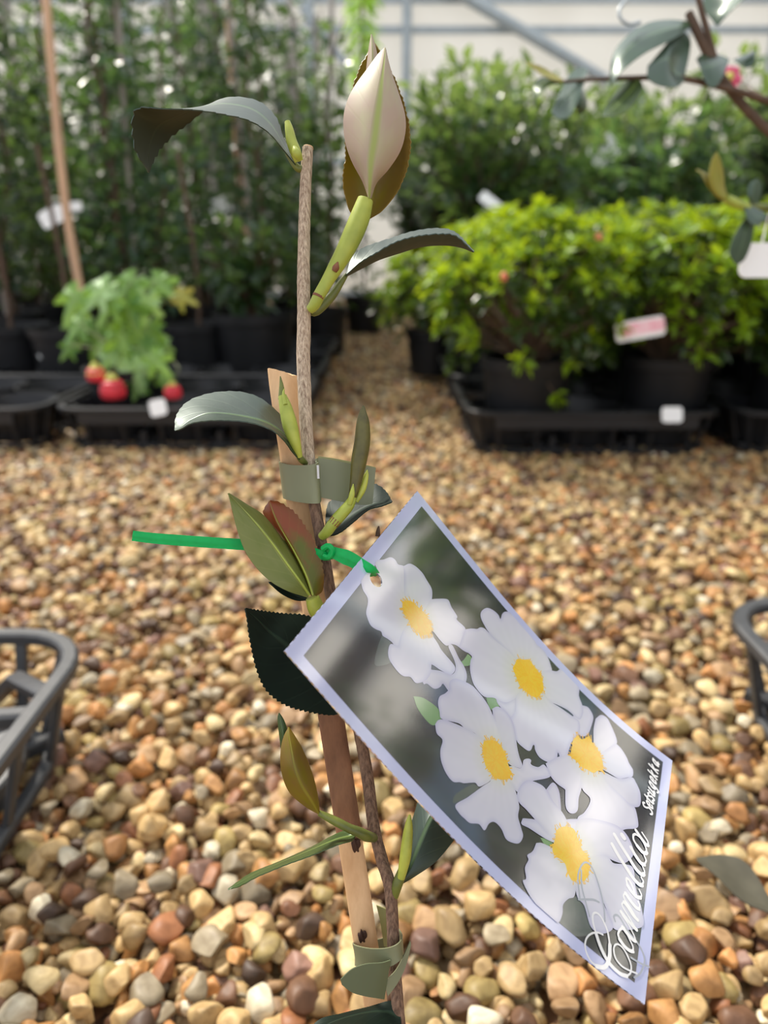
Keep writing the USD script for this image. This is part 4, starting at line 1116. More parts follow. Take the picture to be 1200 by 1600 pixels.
obj('band', strip([(588, 1414, .2700), (600, 1440, .2700), (605, 1462, .2690), (575, 1470, .2700), (553, 1472, .2640), (556, 1477, .2585), (580, 1482, .2535), (605, 1481, .2500), (622, 1474, .2500), (628, 1462, .2560), (622, 1450, .2640)],
                  [(604, 1480, .2700), (606, 1486, .2700), (610, 1500, .2690), (580, 1506, .2700), (557, 1508, .2640), (560, 1510, .2585), (584, 1512, .2535), (609, 1510, .2500), (625, 1500, .2500), (630, 1490, .2560), (626, 1480, .2640)], 80), 'tape', tp2)
obj('tail', strip([(610, 1500, .2490), (596, 1504, .2475), (572, 1506, .2465), (550, 1514, .2455), (532, 1530, .2450)],
                  [(600, 1561, .2500), (588, 1559, .2480), (570, 1556, .2465), (550, 1550, .2455), (534, 1538, .2450)], 30), 'tape_dark', tp2, 'folded dark tape end')
obj('tail', strip([(600, 1534, .2500), (618, 1516, .2510), (630, 1494, .2525), (641, 1470, .2540)], [(606, 1556, .2500), (622, 1534, .2510), (634, 1508, .2525), (642, 1476, .2540)], 26), 'tape', tp2)
obj('tail', strip([(588, 1414, .2690), (594, 1440, .2690), (600, 1478, .2690)], [(604, 1420, .2690), (606, 1446, .2690), (608, 1480, .2690)], 20), 'tape_pale', tp2)

tie = thing('twist_tie', 'bright green twist tie from the tag hole round the stem, tail pointing left', 'twist tie')


def ribbon(name, pts, width_px, twist=0.0):
    c = resample(np.c_[PP(np.asarray(pts)[:, :3]), np.asarray(pts)[:, 2:3]], 60)
    w = np.interp(np.linspace(0, 1, 60), np.linspace(0, 1, len(width_px)), width_px) / FPX * c[:, 3]
    t = np.gradient(c[:, :3], axis=0); t /= np.linalg.norm(t, axis=1, keepdims=True)
    s = np.cross(t, FWD); s /= np.linalg.norm(s, axis=1, keepdims=True)
    a = twist * np.linspace(0, 1, 60)
    s = s * np.cos(a)[:, None] + np.cross(t, s) * np.sin(a)[:, None]
    u = np.cross(s, t)
    prof = np.array([(-.5, .02), (-.30, .05), (-.14, .05), (-.07, .14), (.07, .14), (.14, .05), (.30, .05), (.5, .02), (.5, -.02), (.14, -.04), (0, -.12), (-.14, -.04), (-.5, -.02)])
    v = (c[:, None, :3] + w[:, None, None] * (prof[None, :, :1] * s[:, None] + prof[None, :, 1:] * u[:, None])).reshape(-1, 3)
    k = len(prof)
    i, j = np.meshgrid(np.arange(59), np.arange(k), indexing='ij')
    q = np.stack([i * k + j, (i + 1) * k + j, (i + 1) * k + (j + 1) % k, i * k + (j + 1) % k], -1).reshape(-1, 4)
    return obj(name, (v, q), 'green_tie', tie, smooth=60)


ribbon('tail', [(207, 837, .2445), (240, 841, .2448), (290, 845, .2455), (350, 849, .2470), (400, 852, .2490), (440, 854, .2520), (476, 858, .2550)], [16, 17, 17, 18, 18])
ribbon('loop', [(476, 858, .2550), (482, 862, .2560), (492, 864, .2505), (502, 867, .2490), (510, 869, .2495), (518, 866, .2500), (514, 856, .2515)], [18, 17, 16, 14], .6)
ribbon('loop', [(510, 872, .2500), (515, 862, .2485), (528, 866, .2480), (548, 874, .2462), (562, 882, .2450), (573, 888, .2432), (580, 893, .2440), (586, 899, .2490)], [10, 18, 24, 22, 20, 19, 17], .35)
obj('knot', tube(resample(PP([(504, 858, .2485), (513, 853, .2475), (519, 860, .2475), (514, 870, .2480), (506, 868, .2488)]), 14), .0011, 8), 'green_tie', tie)


# ------------------------------------------------------------------ the printed plant tag (flat print on a bent laminated card; u, v in millimetres on the card)
CARD_R = np.array([[0.62745390, 0.41714725, -0.65748747], [-0.76587036, 0.48300322, -0.42444138], [0.14051400, 0.76986756, 0.62254297]])
CARD_T = np.array([-0.028320455, -0.039697139, 0.206396409])
CK0, CK1, CTH = 0.334640463, -37.442957, -0.09585014
CL, CW = 152.8, 99.2


def on_card(uv, lift=0.0):
    """uv (n, 2) in mm -> world; the card is rolled slightly about its short side. lift in metres towards the reader."""
    a = np.asarray(uv, float) / 1000
    c, s_ = math.cos(CTH), math.sin(CTH)
    s = a[:, 0] * c + a[:, 1] * s_
    t = -a[:, 0] * s_ + a[:, 1] * c
    qn = (np.arange(24) + .5) / 24
    S = s[:, None] * qn
    ph = CK0 * S + CK1 * S * S / 2
    x, zz = s * np.cos(ph).mean(1), s * np.sin(ph).mean(1)
    pe = CK0 * s + CK1 * s * s / 2
    x, zz = x + lift * np.sin(pe), zz - lift * np.cos(pe)
    p = np.stack([x * c - t * s_, x * s_ + t * c, zz], 1) @ CARD_R.T + CARD_T
    return CAM + p[:, :1] * RIGHT + p[:, 1:2] * UPV + p[:, 2:] * FWD


PETALS = [
 ((28.8,52.1), [
  [(43.2,40.6),(46.6,43.7),(50.8,46.5),(51.4,49.7),(49.5,52.2),(44.6,54.7),(45.8,56.8),(50.4,55.0),(53.8,54.2),(56.3,52.3),(57.2,48.8),(56.7,43.2),(53.4,40.3),(49.6,40.5),(49.4,38.7),(47.7,35.8),(44.4,34.8),(42.7,33.8),(36.3,42.7),(37.3,52.7)],
  [(4.3,54.8),(6.2,57.7),(7.8,61.5),(9.8,62.6),(11.6,62.2),(13.5,63.9),(16.0,64.9),(20.7,60.3),(25.6,56.3),(28.7,51.3),(29.5,46.2),(28.6,35.9),(25.8,34.9),(24.0,34.4),(22.0,33.6),(20.7,34.3),(18.7,33.1),(16.4,32.5),(14.0,33.6),(12.6,34.8),(11.3,37.9),(9.9,39.6),(7.1,40.3),(4.1,42.6),(1.9,44.6),(2.8,47.3),(5.7,50.6),(6.4,52.2),(4.9,52.8)],
  [(13.6,63.8),(15.0,67.4),(17.7,69.1),(21.2,69.6),(24.0,68.9),(27.4,68.0),(29.2,65.5),(30.2,62.2),(29.9,59.2),(29.8,55.3),(27.4,53.4),(22.5,55.5),(20.2,54.4),(15.9,60.7)],
  [(29.3,63.7),(31.5,66.9),(35.1,71.1),(37.9,70.0),(41.9,69.1),(42.3,67.7),(47.0,68.3),(47.9,65.5),(50.5,61.7),(52.8,60.7),(50.5,59.3),(47.4,58.4),(45.2,56.7),(43.7,54.1),(40.5,53.5),(35.6,53.7),(30.0,53.0),(29.5,58.7)],
  [(28.6,35.9),(27.2,40.6),(27.3,46.0),(31.7,50.2),(36.6,51.9),(40.4,51.6),(43.2,50.8),(49.7,50.7),(51.3,49.5),(50.8,46.5),(48.8,45.0),(46.0,43.7),(42.3,42.2),(43.6,39.9),(43.6,36.1),(42.2,32.9),(40.5,31.0),(38.0,31.0),(35.7,28.9),(32.8,28.3),(28.7,28.9),(26.6,30.8),(25.9,33.9)],
 ]),
 ((80.3,76.7), [
  [(70.7,55.5),(75.3,58.1),(78.0,64.3),(81.0,56.9),(79.7,54.0),(76.4,54.1),(72.5,54.3)],
  [(107.2,89.0),(110.1,90.5),(113.2,88.7),(113.6,84.5),(112.8,77.9),(109.3,74.6),(104.4,78.2),(105.5,83.3)],
  [(47.4,68.1),(49.6,71.2),(51.4,73.1),(52.4,75.3),(54.5,76.8),(59.2,77.3),(66.4,80.0),(74.1,80.2),(79.5,80.6),(81.7,74.8),(79.4,67.1),(77.6,62.0),(75.3,58.1),(72.4,56.0),(69.7,54.7),(66.1,51.5),(61.6,51.4),(59.2,52.4),(56.5,55.2),(55.0,58.7),(54.6,60.8),(50.8,59.8),(48.5,59.1),(47.7,63.0)],
  [(54.5,77.5),(50.9,79.0),(49.6,81.6),(50.8,85.7),(53.4,87.9),(56.7,88.8),(58.5,88.0),(58.2,91.1),(59.4,94.1),(63.8,97.6),(67.2,96.7),(72.1,97.2),(75.4,96.4),(78.1,95.0),(81.4,95.8),(84.6,94.9),(87.6,92.4),(88.8,90.1),(86.1,85.0),(81.2,79.7),(74.9,78.3),(69.1,78.8),(63.9,77.8),(58.7,76.8)],
  [(88.4,90.3),(91.1,92.6),(92.7,96.1),(96.1,98.7),(99.1,98.2),(103.2,96.0),(104.4,91.7),(106.8,89.2),(108.3,86.0),(107.9,81.7),(105.6,80.7),(101.2,80.3),(95.4,77.8),(88.7,74.2),(83.6,76.9),(82.4,80.3),(84.6,85.5)],
  [(78.0,64.3),(80.2,71.9),(86.3,77.0),(92.4,76.7),(97.9,78.3),(103.9,79.7),(107.7,80.2),(109.1,75.1),(107.1,68.9),(106.8,63.8),(107.2,60.1),(106.0,58.2),(104.3,58.0),(102.6,59.4),(102.9,56.7),(101.6,53.2),(99.1,51.6),(95.8,50.7),(93.3,51.8),(92.4,53.3),(91.8,52.6),(91.7,50.3),(90.4,48.8),(86.4,48.1),(84.6,48.7),(81.9,51.8),(79.6,54.2),(80.1,59.0)],
 ]),
 ((80.4,34.8), [
  [(71.0,50.4),(72.8,53.3),(76.4,54.7),(80.5,53.7),(83.7,50.2),(85.6,47.0),(88.0,44.0),(90.4,42.1),(90.4,40.6),(88.2,39.0),(85.8,37.9),(80.4,37.4),(76.8,40.2),(73.0,47.3)],
  [(86.4,37.9),(90.4,40.6),(90.2,44.0),(91.7,46.2),(93.2,46.8),(93.5,45.2),(96.6,46.7),(98.7,49.7),(102.5,47.8),(97.0,40.9),(93.1,36.5),(92.2,31.7),(90.0,31.7),(86.8,32.8),(84.7,35.3)],
  [(52.7,41.2),(51.5,43.4),(52.8,46.6),(56.9,49.3),(59.4,50.5),(61.6,50.9),(65.4,50.8),(69.5,49.9),(73.4,47.7),(76.8,45.6),(79.6,41.8),(78.1,37.3),(73.5,36.0),(68.9,36.1),(64.7,34.1),(61.5,33.5),(55.2,29.2),(53.3,30.5),(51.3,32.6),(50.7,35.2),(52.0,38.2)],
  [(53.9,25.4),(54.3,27.8),(56.5,30.0),(62.2,33.2),(67.9,35.7),(73.6,37.1),(79.9,35.9),(81.4,32.3),(81.0,27.0),(79.7,23.9),(77.7,21.0),(75.9,21.0),(72.4,17.6),(70.8,16.6),(68.5,14.7),(65.2,14.9),(61.7,16.8),(59.7,19.6),(58.8,23.2),(55.9,23.3)],
  [(80.9,26.0),(81.3,30.2),(85.3,33.8),(88.6,32.4),(91.4,31.0),(94.4,27.5),(95.2,24.0),(97.8,21.2),(99.2,19.4),(98.6,16.3),(96.2,14.5),(93.5,13.8),(90.8,15.4),(87.7,15.4),(86.0,13.4),(85.3,10.2),(82.7,10.4),(79.6,8.2),(77.2,7.9),(75.1,7.8),(72.5,9.0),(75.4,14.6),(78.6,21.5)],
 ]),
 ((114.4,68.8), [
  [(123.7,68.4),(130.6,71.1),(135.9,76.2),(138.1,75.3),(140.3,72.9),(141.3,69.5),(141.1,66.3),(138.9,64.1),(136.2,62.9),(131.1,62.8),(127.2,62.0),(120.7,58.6),(117.5,63.0)],
  [(114.5,88.4),(116.5,92.5),(119.4,93.7),(121.8,92.3),(125.5,88.5),(126.5,85.9),(125.2,81.8),(122.3,74.8),(116.9,69.9),(116.4,73.9),(116.2,77.1),(114.8,82.7)],
  [(126.1,85.5),(128.9,85.2),(132.0,83.3),(133.7,81.4),(135.8,79.9),(136.1,76.8),(134.1,74.6),(130.6,71.1),(126.6,69.9),(120.4,68.7),(117.8,70.7),(121.7,77.5),(124.0,81.9)],
  [(99.0,50.6),(102.9,57.2),(107.8,62.7),(113.3,66.7),(116.0,64.8),(116.0,53.5),(115.9,49.1),(116.6,44.4),(114.5,41.3),(111.8,41.8),(109.9,47.3),(109.5,47.9),(106.0,47.3),(102.6,47.8)],
  [(114.0,62.0),(118.6,67.2),(123.2,65.9),(127.6,65.0),(132.8,64.7),(137.0,64.0),(139.5,64.0),(141.8,58.5),(140.8,55.8),(136.6,52.1),(134.0,47.8),(130.3,42.6),(122.2,36.2),(118.4,37.7),(117.3,41.8),(119.3,45.7),(120.6,50.6),(120.2,53.2),(116.7,53.7),(114.7,56.4)],
 ]),
 ((119.3,28.4), [
  [(102.3,41.6),(104.1,46.3),(107.0,45.8),(109.2,42.1),(110.2,38.1),(106.0,38.5)],
  [(112.7,37.3),(115.7,40.0),(118.4,41.5),(120.5,37.5),(119.4,33.8),(115.0,34.9)],
  [(97.0,24.7),(98.6,26.0),(102.5,28.4),(106.8,27.9),(112.1,27.2),(109.1,25.6),(104.9,24.5),(100.5,23.6),(97.2,22.6)],
  [(111.0,27.6),(106.9,27.5),(102.1,28.0),(97.2,28.5),(93.9,28.6),(92.0,30.7),(92.5,35.0),(94.1,38.4),(96.7,40.2),(101.2,41.7),(105.5,40.0),(110.7,39.0),(113.8,37.3),(117.3,34.0),(115.6,29.1)],
  [(117.5,37.0),(117.5,40.8),(122.5,45.8),(131.8,50.8),(136.7,51.2),(140.1,49.0),(141.7,45.4),(138.8,39.6),(134.4,37.3),(130.7,36.3),(125.9,31.7),(121.6,29.3)],
  [(123.4,29.8),(128.1,34.7),(132.0,37.2),(134.6,36.5),(139.3,39.5),(142.5,40.1),(144.4,33.9),(147.5,28.5),(149.0,23.8),(147.6,21.3),(142.6,17.2),(138.6,15.2),(135.2,19.1),(132.9,21.5),(128.1,26.4),(124.1,26.8)],
  [(120.9,27.9),(125.6,28.8),(128.9,27.0),(132.2,22.7),(134.1,20.0),(138.5,15.6),(135.1,10.9),(130.8,10.2),(127.0,14.9),(124.1,15.6),(122.1,19.4)],
  [(104.5,21.1),(106.5,22.7),(110.5,24.2),(115.8,26.6),(120.1,27.3),(122.4,23.9),(122.7,19.1),(122.8,15.1),(121.0,13.0),(119.6,9.9),(120.1,7.2),(119.5,3.8),(117.4,3.0),(113.4,2.8),(109.4,3.6),(106.8,4.4),(103.7,6.4),(104.6,7.9),(103.1,10.7),(103.5,13.9),(102.6,14.9),(104.1,17.7)],
 ]),
]
STAMENS = [[(20.6,52.0),(22.7,55.1),(26.2,56.3),(30.6,56.9),(33.5,56.1),(35.9,54.7),(36.6,51.9),(35.2,49.3),(33.5,47.2),(30.9,46.8),(28.2,46.4),(26.2,47.7),(24.4,47.3),(22.5,48.5),(21.2,50.0)],
 [(71.7,73.4),(71.9,77.1),(72.1,79.8),(75.1,82.8),(77.6,85.3),(80.6,84.7),(85.1,83.9),(87.5,81.0),(88.7,78.8),(88.2,75.6),(86.8,71.9),(83.5,70.1),(80.5,69.5),(77.8,69.4),(75.1,71.1)],
 [(72.7,34.7),(72.8,37.1),(76.1,40.6),(79.8,41.5),(82.7,40.1),(86.1,37.1),(87.5,35.9),(87.8,33.1),(84.8,29.7),(81.6,28.1),(79.3,28.4),(76.8,29.0),(74.4,31.7)],
 [(107.1,67.0),(106.8,70.0),(108.5,74.1),(110.7,74.2),(113.6,78.6),(115.6,77.1),(119.3,75.9),(121.4,74.0),(123.1,71.1),(123.4,67.6),(121.5,66.5),(119.5,63.7),(116.5,62.7),(113.6,61.6),(111.3,62.2),(108.0,61.9),(107.3,64.4)],
 [(110.1,24.7),(110.4,28.0),(110.1,31.2),(112.5,34.8),(115.5,36.8),(117.5,37.0),(120.2,34.5),(122.2,32.5),(124.2,32.6),(125.8,29.9),(126.6,26.6),(125.7,22.5),(123.6,21.3),(120.9,18.9),(118.0,20.5),(116.5,22.3),(113.6,22.2),(111.1,22.4)]]
PRINT_LEAVES = [('grey', [(21.7,33.3),(25.5,34.5),(26.0,31.7),(28.5,29.2),(29.3,28.0),(25.4,22.8),(22.7,28.9)]),
 ('green', [(52.8,60.1),(55.0,60.2),(55.5,56.7),(51.7,52.6),(52.5,56.7)]),
 ('green', [(67.0,52.2),(70.5,55.9),(73.3,53.9),(71.3,50.0),(68.8,50.5)]),
 ('green', [(42.3,26.5),(46.0,29.4),(52.2,31.1),(55.1,29.0),(53.1,24.3),(46.5,24.2)]),
 ('green', [(105.5,24.1),(109.4,26.3),(111.3,24.8),(107.8,23.3)]),
 ('grey', [(75.1,19.8),(77.8,20.9),(75.9,15.9),(73.3,11.4),(71.5,8.9),(71.3,12.3)]),
 ('grey', [(119.4,9.8),(121.7,13.9),(124.4,16.2),(127.8,15.5),(130.8,10.2),(132.0,8.8),(126.1,4.0),(120.1,3.1),(120.3,7.4)])]
CAMELLIA = [
 (0.32, [(135.3,10.7),(133.4,10.1),(131.3,8.3),(130.0,5.9),(129.9,3.6),(130.8,1.9),(132.7,0.5),(135.1,0.3)]),
 (0.74, [(135.1,0.3),(137.2,1.3),(138.4,3.0),(138.8,5.9),(138.3,9.3)]),
 (0.37, [(138.3,9.3),(136.7,12.8),(134.6,14.9),(132.8,15.8),(131.2,15.4),(130.6,13.9),(131.3,11.8),(132.9,9.4)]),
 (0.68, [(132.9,9.4),(135.3,6.6),(138.1,4.4),(140.6,3.5),(143.4,3.3),(145.5,4.0)]),
 (0.32, [(145.5,4.0),(146.6,5.7),(146.5,7.9),(145.2,9.7),(143.2,11.2),(141.2,11.4),(140.0,10.3),(139.9,8.6),(141.0,6.7),(143.3,5.8),(145.9,6.1),(148.8,6.9)]),
 (0.42, [(142.3,17.8),(141.2,16.7),(140.5,14.6),(141.3,13.2)]),
 (0.65, [(141.3,13.2),(143.4,12.2),(145.4,12.1),(146.5,12.6)]),
 (0.33, [(146.5,12.6),(146.2,14.1),(144.4,15.8),(142.3,17.8)]),
 (0.67, [(141.7,17.6),(144.3,16.5),(146.1,16.1),(146.8,16.3)]),
 (0.31, [(146.8,16.3),(146.3,17.5),(143.8,19.7),(141.1,21.2),(140.3,22.1)]),
 (0.68, [(140.3,22.1),(142.7,21.2),(144.8,20.5),(146.7,20.1)]),
 (0.32, [(146.7,20.1),(143.3,22.4),(141.0,23.8),(140.2,24.9),(140.9,26.0)]),
 (0.70, [(140.9,26.0),(142.9,25.1),(144.9,23.9),(146.6,23.5)]),
 (0.32, [(146.6,23.5),(143.6,25.6),(141.1,26.9),(140.3,28.2),(140.9,29.3)]),
 (0.71, [(140.9,29.3),(143.2,28.0),(145.4,27.2),(146.6,27.4)]),
 (0.32, [(146.6,27.4),(146.7,28.8),(145.9,29.7)]),
 (0.47, [(144.7,30.6),(143.5,32.9),(141.8,34.5),(140.6,34.9),(140.5,34.0),(141.2,32.5)]),
 (0.72, [(141.2,32.5),(143.1,31.4),(145.3,31.0),(146.5,31.6)]),
 (0.33, [(146.5,31.6),(146.8,32.8),(145.7,34.1)]),
 (0.82, [(132.7,42.7),(135.9,40.5),(139.4,38.5),(142.7,36.6),(145.4,35.9),(146.5,36.4)]),
 (0.34, [(146.5,36.4),(146.8,38.1),(145.8,39.0)]),
 (0.83, [(132.9,47.0),(136.4,44.8),(140.0,42.7),(143.4,40.6),(145.9,40.1),(146.6,40.8)]),
 (0.32, [(146.6,40.8),(146.7,42.2),(144.1,44.9),(140.2,47.1)]),
 (0.78, [(140.2,47.1),(142.7,45.2),(145.1,44.1),(146.3,44.5)]),
 (0.36, [(146.3,44.5),(146.8,46.5),(145.8,47.9)]),
 (1.09, [(136.0,49.1),(136.8,48.7)]),
 (0.51, [(141.2,53.6),(140.4,52.5),(140.8,50.8),(142.5,49.6)]),
 (0.79, [(142.5,49.6),(144.8,48.7),(146.1,49.0),(146.6,49.7)]),
 (0.41, [(146.6,49.7),(146.0,51.4),(143.7,53.5),(141.2,53.6)]),
 (0.74, [(141.1,55.2),(144.2,53.4),(146.1,52.6),(146.8,53.0)]),
 (0.37, [(146.8,53.0),(146.3,54.5),(143.7,56.2)]),
]
GLYPHS = {'S': [[(.72, 1.3), (.5, 1.5), (.15, 1.3), (.3, .9), (.6, .6), (.55, .12), (.15, 0), (-.1, .22)]],
          'e': [[(.06, .48), (.5, .6), (.48, .95), (.2, .98), (0, .5), (.14, .04), (.5, .2)]],
          't': [[(.22, 1.42), (.06, .3), (.2, 0), (.42, .2)], [(-.06, 1), (.42, 1)]],
          's': [[(.5, .88), (.26, 1), (.1, .75), (.38, .38), (.22, 0), (-.04, .12)]],
          'u': [[(.1, 1), (0, .3), (.18, 0), (.5, .42)], [(.62, 1), (.5, .2), (.62, 0), (.8, .18)]],
          'g': [[(.56, .85), (.3, 1), (.02, .5), (.18, .05), (.5, .42)], [(.62, 1), (.5, -.1), (.25, -.48), (-.08, -.32)]],
          'k': [[(.15, 1.5), (0, 0)], [(.56, 1), (.1, .48)], [(.2, .56), (.36, .3), (.56, 0)]],
          'a': [[(.52, .85), (.28, 1), (.02, .5), (.16, .03), (.5, .5)], [(.62, 1), (.48, .2), (.6, 0), (.78, .18)]]}
SETSUGEKKA = [(.62, [(146.7 - 2.95 * y, x0 + 2.75 * (x + .22 * y)) for x, y in st])
              for ch, x0 in zip('Setsugekka', (66.5, 69.1, 71.4, 73.1, 75.2, 78.4, 81.3, 83.9, 87.1, 90.3)) for st in GLYPHS[ch]]
LOOPS = [[(125.0,15.6),(122.5,22.2),(123.0,27.0),(124.6,29.2),(127.3,28.7),(130.8,24.8),(133.7,19.8),(135.2,15.2)],
 [(123.2,25.1),(124.6,20.2),(127.2,16.3),(129.5,13.0)],
 [(124.5,15.3),(129.5,18.9),(131.9,19.7)],
 [(138.8,17.7),(138.0,19.0),(139.8,20.2),(143.8,17.7),(148.4,15.8),(150.8,12.6),(150.0,8.0),(148.1,5.2)],
 [(146.2,10.3),(149.7,10.7),(152.6,11.5)]]

HOLE = Polygon([(8.6 + 2.8 * math.cos(a), 48.4 + 2.6 * math.sin(a)) for a in np.linspace(0, 2 * PI, 28)])


def flat(poly, step=3.0):
    vs, fs, n = [], [], 0
    for g in getattr(poly, 'geoms', [poly]):
        if g.geom_type != 'Polygon' or g.area < .02:
            continue
        v, f = trimesh.creation.triangulate_polygon(g, engine='earcut')
        v = np.c_[v, np.zeros(len(v))]
        v, f = trimesh.remesh.subdivide_to_size(v, f, step)
        vs.append(v[:, :2]); fs.append(f + n); n += len(v)
    v, f = np.vstack(vs), np.vstack(fs)
    e = v[f]
    cr = (e[:, 1, 0] - e[:, 0, 0]) * (e[:, 2, 1] - e[:, 0, 1]) - (e[:, 1, 1] - e[:, 0, 1]) * (e[:, 2, 0] - e[:, 0, 0])
    f[cr < 0] = f[cr < 0][:, ::-1]                        # towards the reader
    return v, f


def printed(name, poly, lift, mat, parent, label=None, step=3.0, colour=None):
    v, f = flat(poly.difference(HOLE), step)
    return obj(name, (on_card(v, lift), f), mat, parent, label, smooth=True, col=None if colour is None else colour(v))


def spline_poly(pts, n=None):
    p = np.asarray(pts, float)
    p = np.vstack([p, p[:1]])
    q = resample(np.c_[p, np.zeros(len(p))], n or 6 * len(p))[:, :2]
    return Polygon(q).buffer(0)


card_t = thing('plant_tag', 'large printed plant tag with white flowers and the words Camellia Setsugekka', 'plant tag')
outer = sbox(0, 0, CL, CW)
gu = np.linspace(0, CL, 52); gv = np.linspace(0, CW, 34)
v, f = flat(outer.difference(HOLE), 2.6)
bd = np.array([list(e) for e in trimesh.Trimesh(np.c_[v, 0 * v[:, 0]], f, process=False).edges_sorted])
uq, ct = np.unique(bd, axis=0, return_counts=True)
bd = uq[ct == 1]
N = len(v)
TOPV, BOTV = on_card(v, .0), on_card(v, -.0005)
wall_f = np.vstack([np.c_[bd[:, 0], bd[:, 1], bd[:, 1] + N], np.c_[bd[:, 0], bd[:, 1] + N, bd[:, 0] + N]])
obj('laminated_card', (np.vstack([TOPV, BOTV]), np.vstack([f, f[:, ::-1] + N, wall_f])), 'card_border', card_t, 'white-edged bent card', smooth=30)
INNER = sbox(5.2, 4.0, 148.6, 95.0)
bg = printed('printed_background', INNER, .00005, 'print_dark', card_t, 'dark slate background of the picture')
UsdGeom.PrimvarsAPI(UsdGeom.Mesh(bg)).CreatePrimvar('st', Sdf.ValueTypeNames.TexCoord2fArray, 'vertex').Set(
    Vt.Vec2fArray.FromNumpy((flat(INNER.difference(HOLE), 3.0)[0] / 150).astype(np.float32)))
for k, pts in PRINT_LEAVES:
    printed('printed_leaf', spline_poly(pts).intersection(INNER), .00008, 'print_leaf' if k == 'green' else 'print_leaf_grey', card_t, 'printed green leaf' if k == 'green' else 'printed grey-green leaf')
W0, W1, W2, GY = (np.array(lin(*c)) for c in ((226, 226, 232), (218, 218, 234), (190, 190, 222), (206, 212, 150)))
lift = .00010
for fi, (cen, petals) in enumerate(PETALS):
    cen = np.array(cen, float)
    fl = None
    order = petals
    for pi2, pts in enumerate(order):
        poly = spline_poly(pts)
        far = max(1.0, np.linalg.norm(np.asarray(pts) - cen, axis=1).max())
        rim = poly.exterior if poly.geom_type == 'Polygon' else poly.boundary
        tone = 1.0 if pi2 else .93

        def colour(v, cen=cen, far=far, rim=rim, tone=tone):
            d = np.linalg.norm(v - cen, axis=1) / far
            ang = np.arctan2(v[:, 1] - cen[1], v[:, 0] - cen[0])
            e = np.array([rim.distance(Point(*x)) for x in v])
            stre = .5 + .5 * np.sin(ang * 26 + 5 * d)
            c = W0 + (W1 - W0) * np.clip(d * 1.1, 0, 1)[:, None]
            c = c + (W2 - W1) * (np.clip(1 - e / 1.6, 0, 1) * np.clip(d * 2 - .3, 0, 1) * .75)[:, None]
            c = c - .018 * (stre * np.clip(1.2 - d, 0, 1))[:, None]
            g = np.clip(1 - d / .42, 0, 1)[:, None]
            return np.clip((c * (1 - .55 * g) + GY * .55 * g) * tone, 0, 1)
        inn = poly.intersection(INNER.buffer(.6))
        if fl is None:
            fl = printed('printed_flower', inn, lift, 'print_petal', card_t, 'printed white flower with yellow stamens', 1.3, colour)
        else:
            printed('petal', inn, lift, 'print_petal', fl, None, 1.3, colour)
        lift += .000007
    # pale outline and the stamens
    sp_ = spline_poly(STAMENS[fi])
    base = printed('stamens', sp_.buffer(-.5), lift + .00001, 'print_stamen_base', fl, None, 2.0)
    rs = np.random.default_rng(200 + fi)
    x0, y0, x1, y1 = sp_.bounds
    ms = []
    cc = np.array(sp_.centroid.coords[0])
    while len(ms) < 230:
        a = np.array([rs.uniform(x0, x1), rs.uniform(y0, y1)])
        if not sp_.buffer(.15).contains(Point(*a)):
            continue
        d = a - cc
        d = d / (np.linalg.norm(d) + 1e-6) + rs.normal(0, .35, 2)
        d /= np.linalg.norm(d)
        L_ = rs.uniform(.9, 2.6)
        s2 = np.array([-d[1], d[0]]) * rs.uniform(.13, .22)
        quad = np.array([a - d * L_ * .5 - s2 * .5, a - d * L_ * .5 + s2 * .5, a + d * L_ * .5 + s2, a + d * (L_ * .5 + .2), a + d * L_ * .5 - s2])
        ms.append((on_card(quad, lift + .00002 + .00001 * rs.random()), np.array([(0, 1, 2), (0, 2, 4), (4, 2, 3)])))
    v_, f_ = cat_mesh(ms)
    nrm = np.cross(v_[f_[:, 1]] - v_[f_[:, 0]], v_[f_[:, 2]] - v_[f_[:, 0]])
    f_[np.einsum('ij,ij->i', nrm, CAM - v_[f_[:, 0]]) < 0] = f_[np.einsum('ij,ij->i', nrm, CAM - v_[f_[:, 0]]) < 0][:, ::-1]
    obj('stamen_tips', (v_, f_), 'print_stamen', fl, kind='stuff', smooth=False)


def stroke_poly(strokes, k=1.0):
    out = []
    for w, pts in strokes:
        q = resample(np.c_[np.asarray(pts, float), np.zeros(len(pts))], 6 * len(pts))[:, :2]
        out.append(LineString(q).buffer(w * k / 2, 6))
    return unary_union(out)


top_l = lift + .00005
printed('raised_thread_print', unary_union([LineString(resample(np.c_[np.asarray(p), np.zeros(len(p))], 40)[:, :2]).buffer(.30) for p in LOOPS]), top_l, 'print_grey', card_t, 'thin grey looping line across the lower flower', 2.0)
printed('lettering', stroke_poly(CAMELLIA, 1.75), top_l + .00003, 'print_white', card_t, 'flowing white script reading Camellia', 2.0)
printed('lettering', stroke_poly(SETSUGEKKA, 1.25), top_l + .00003, 'print_white', card_t, 'bold white italic word reading Setsugekka', 2.0)


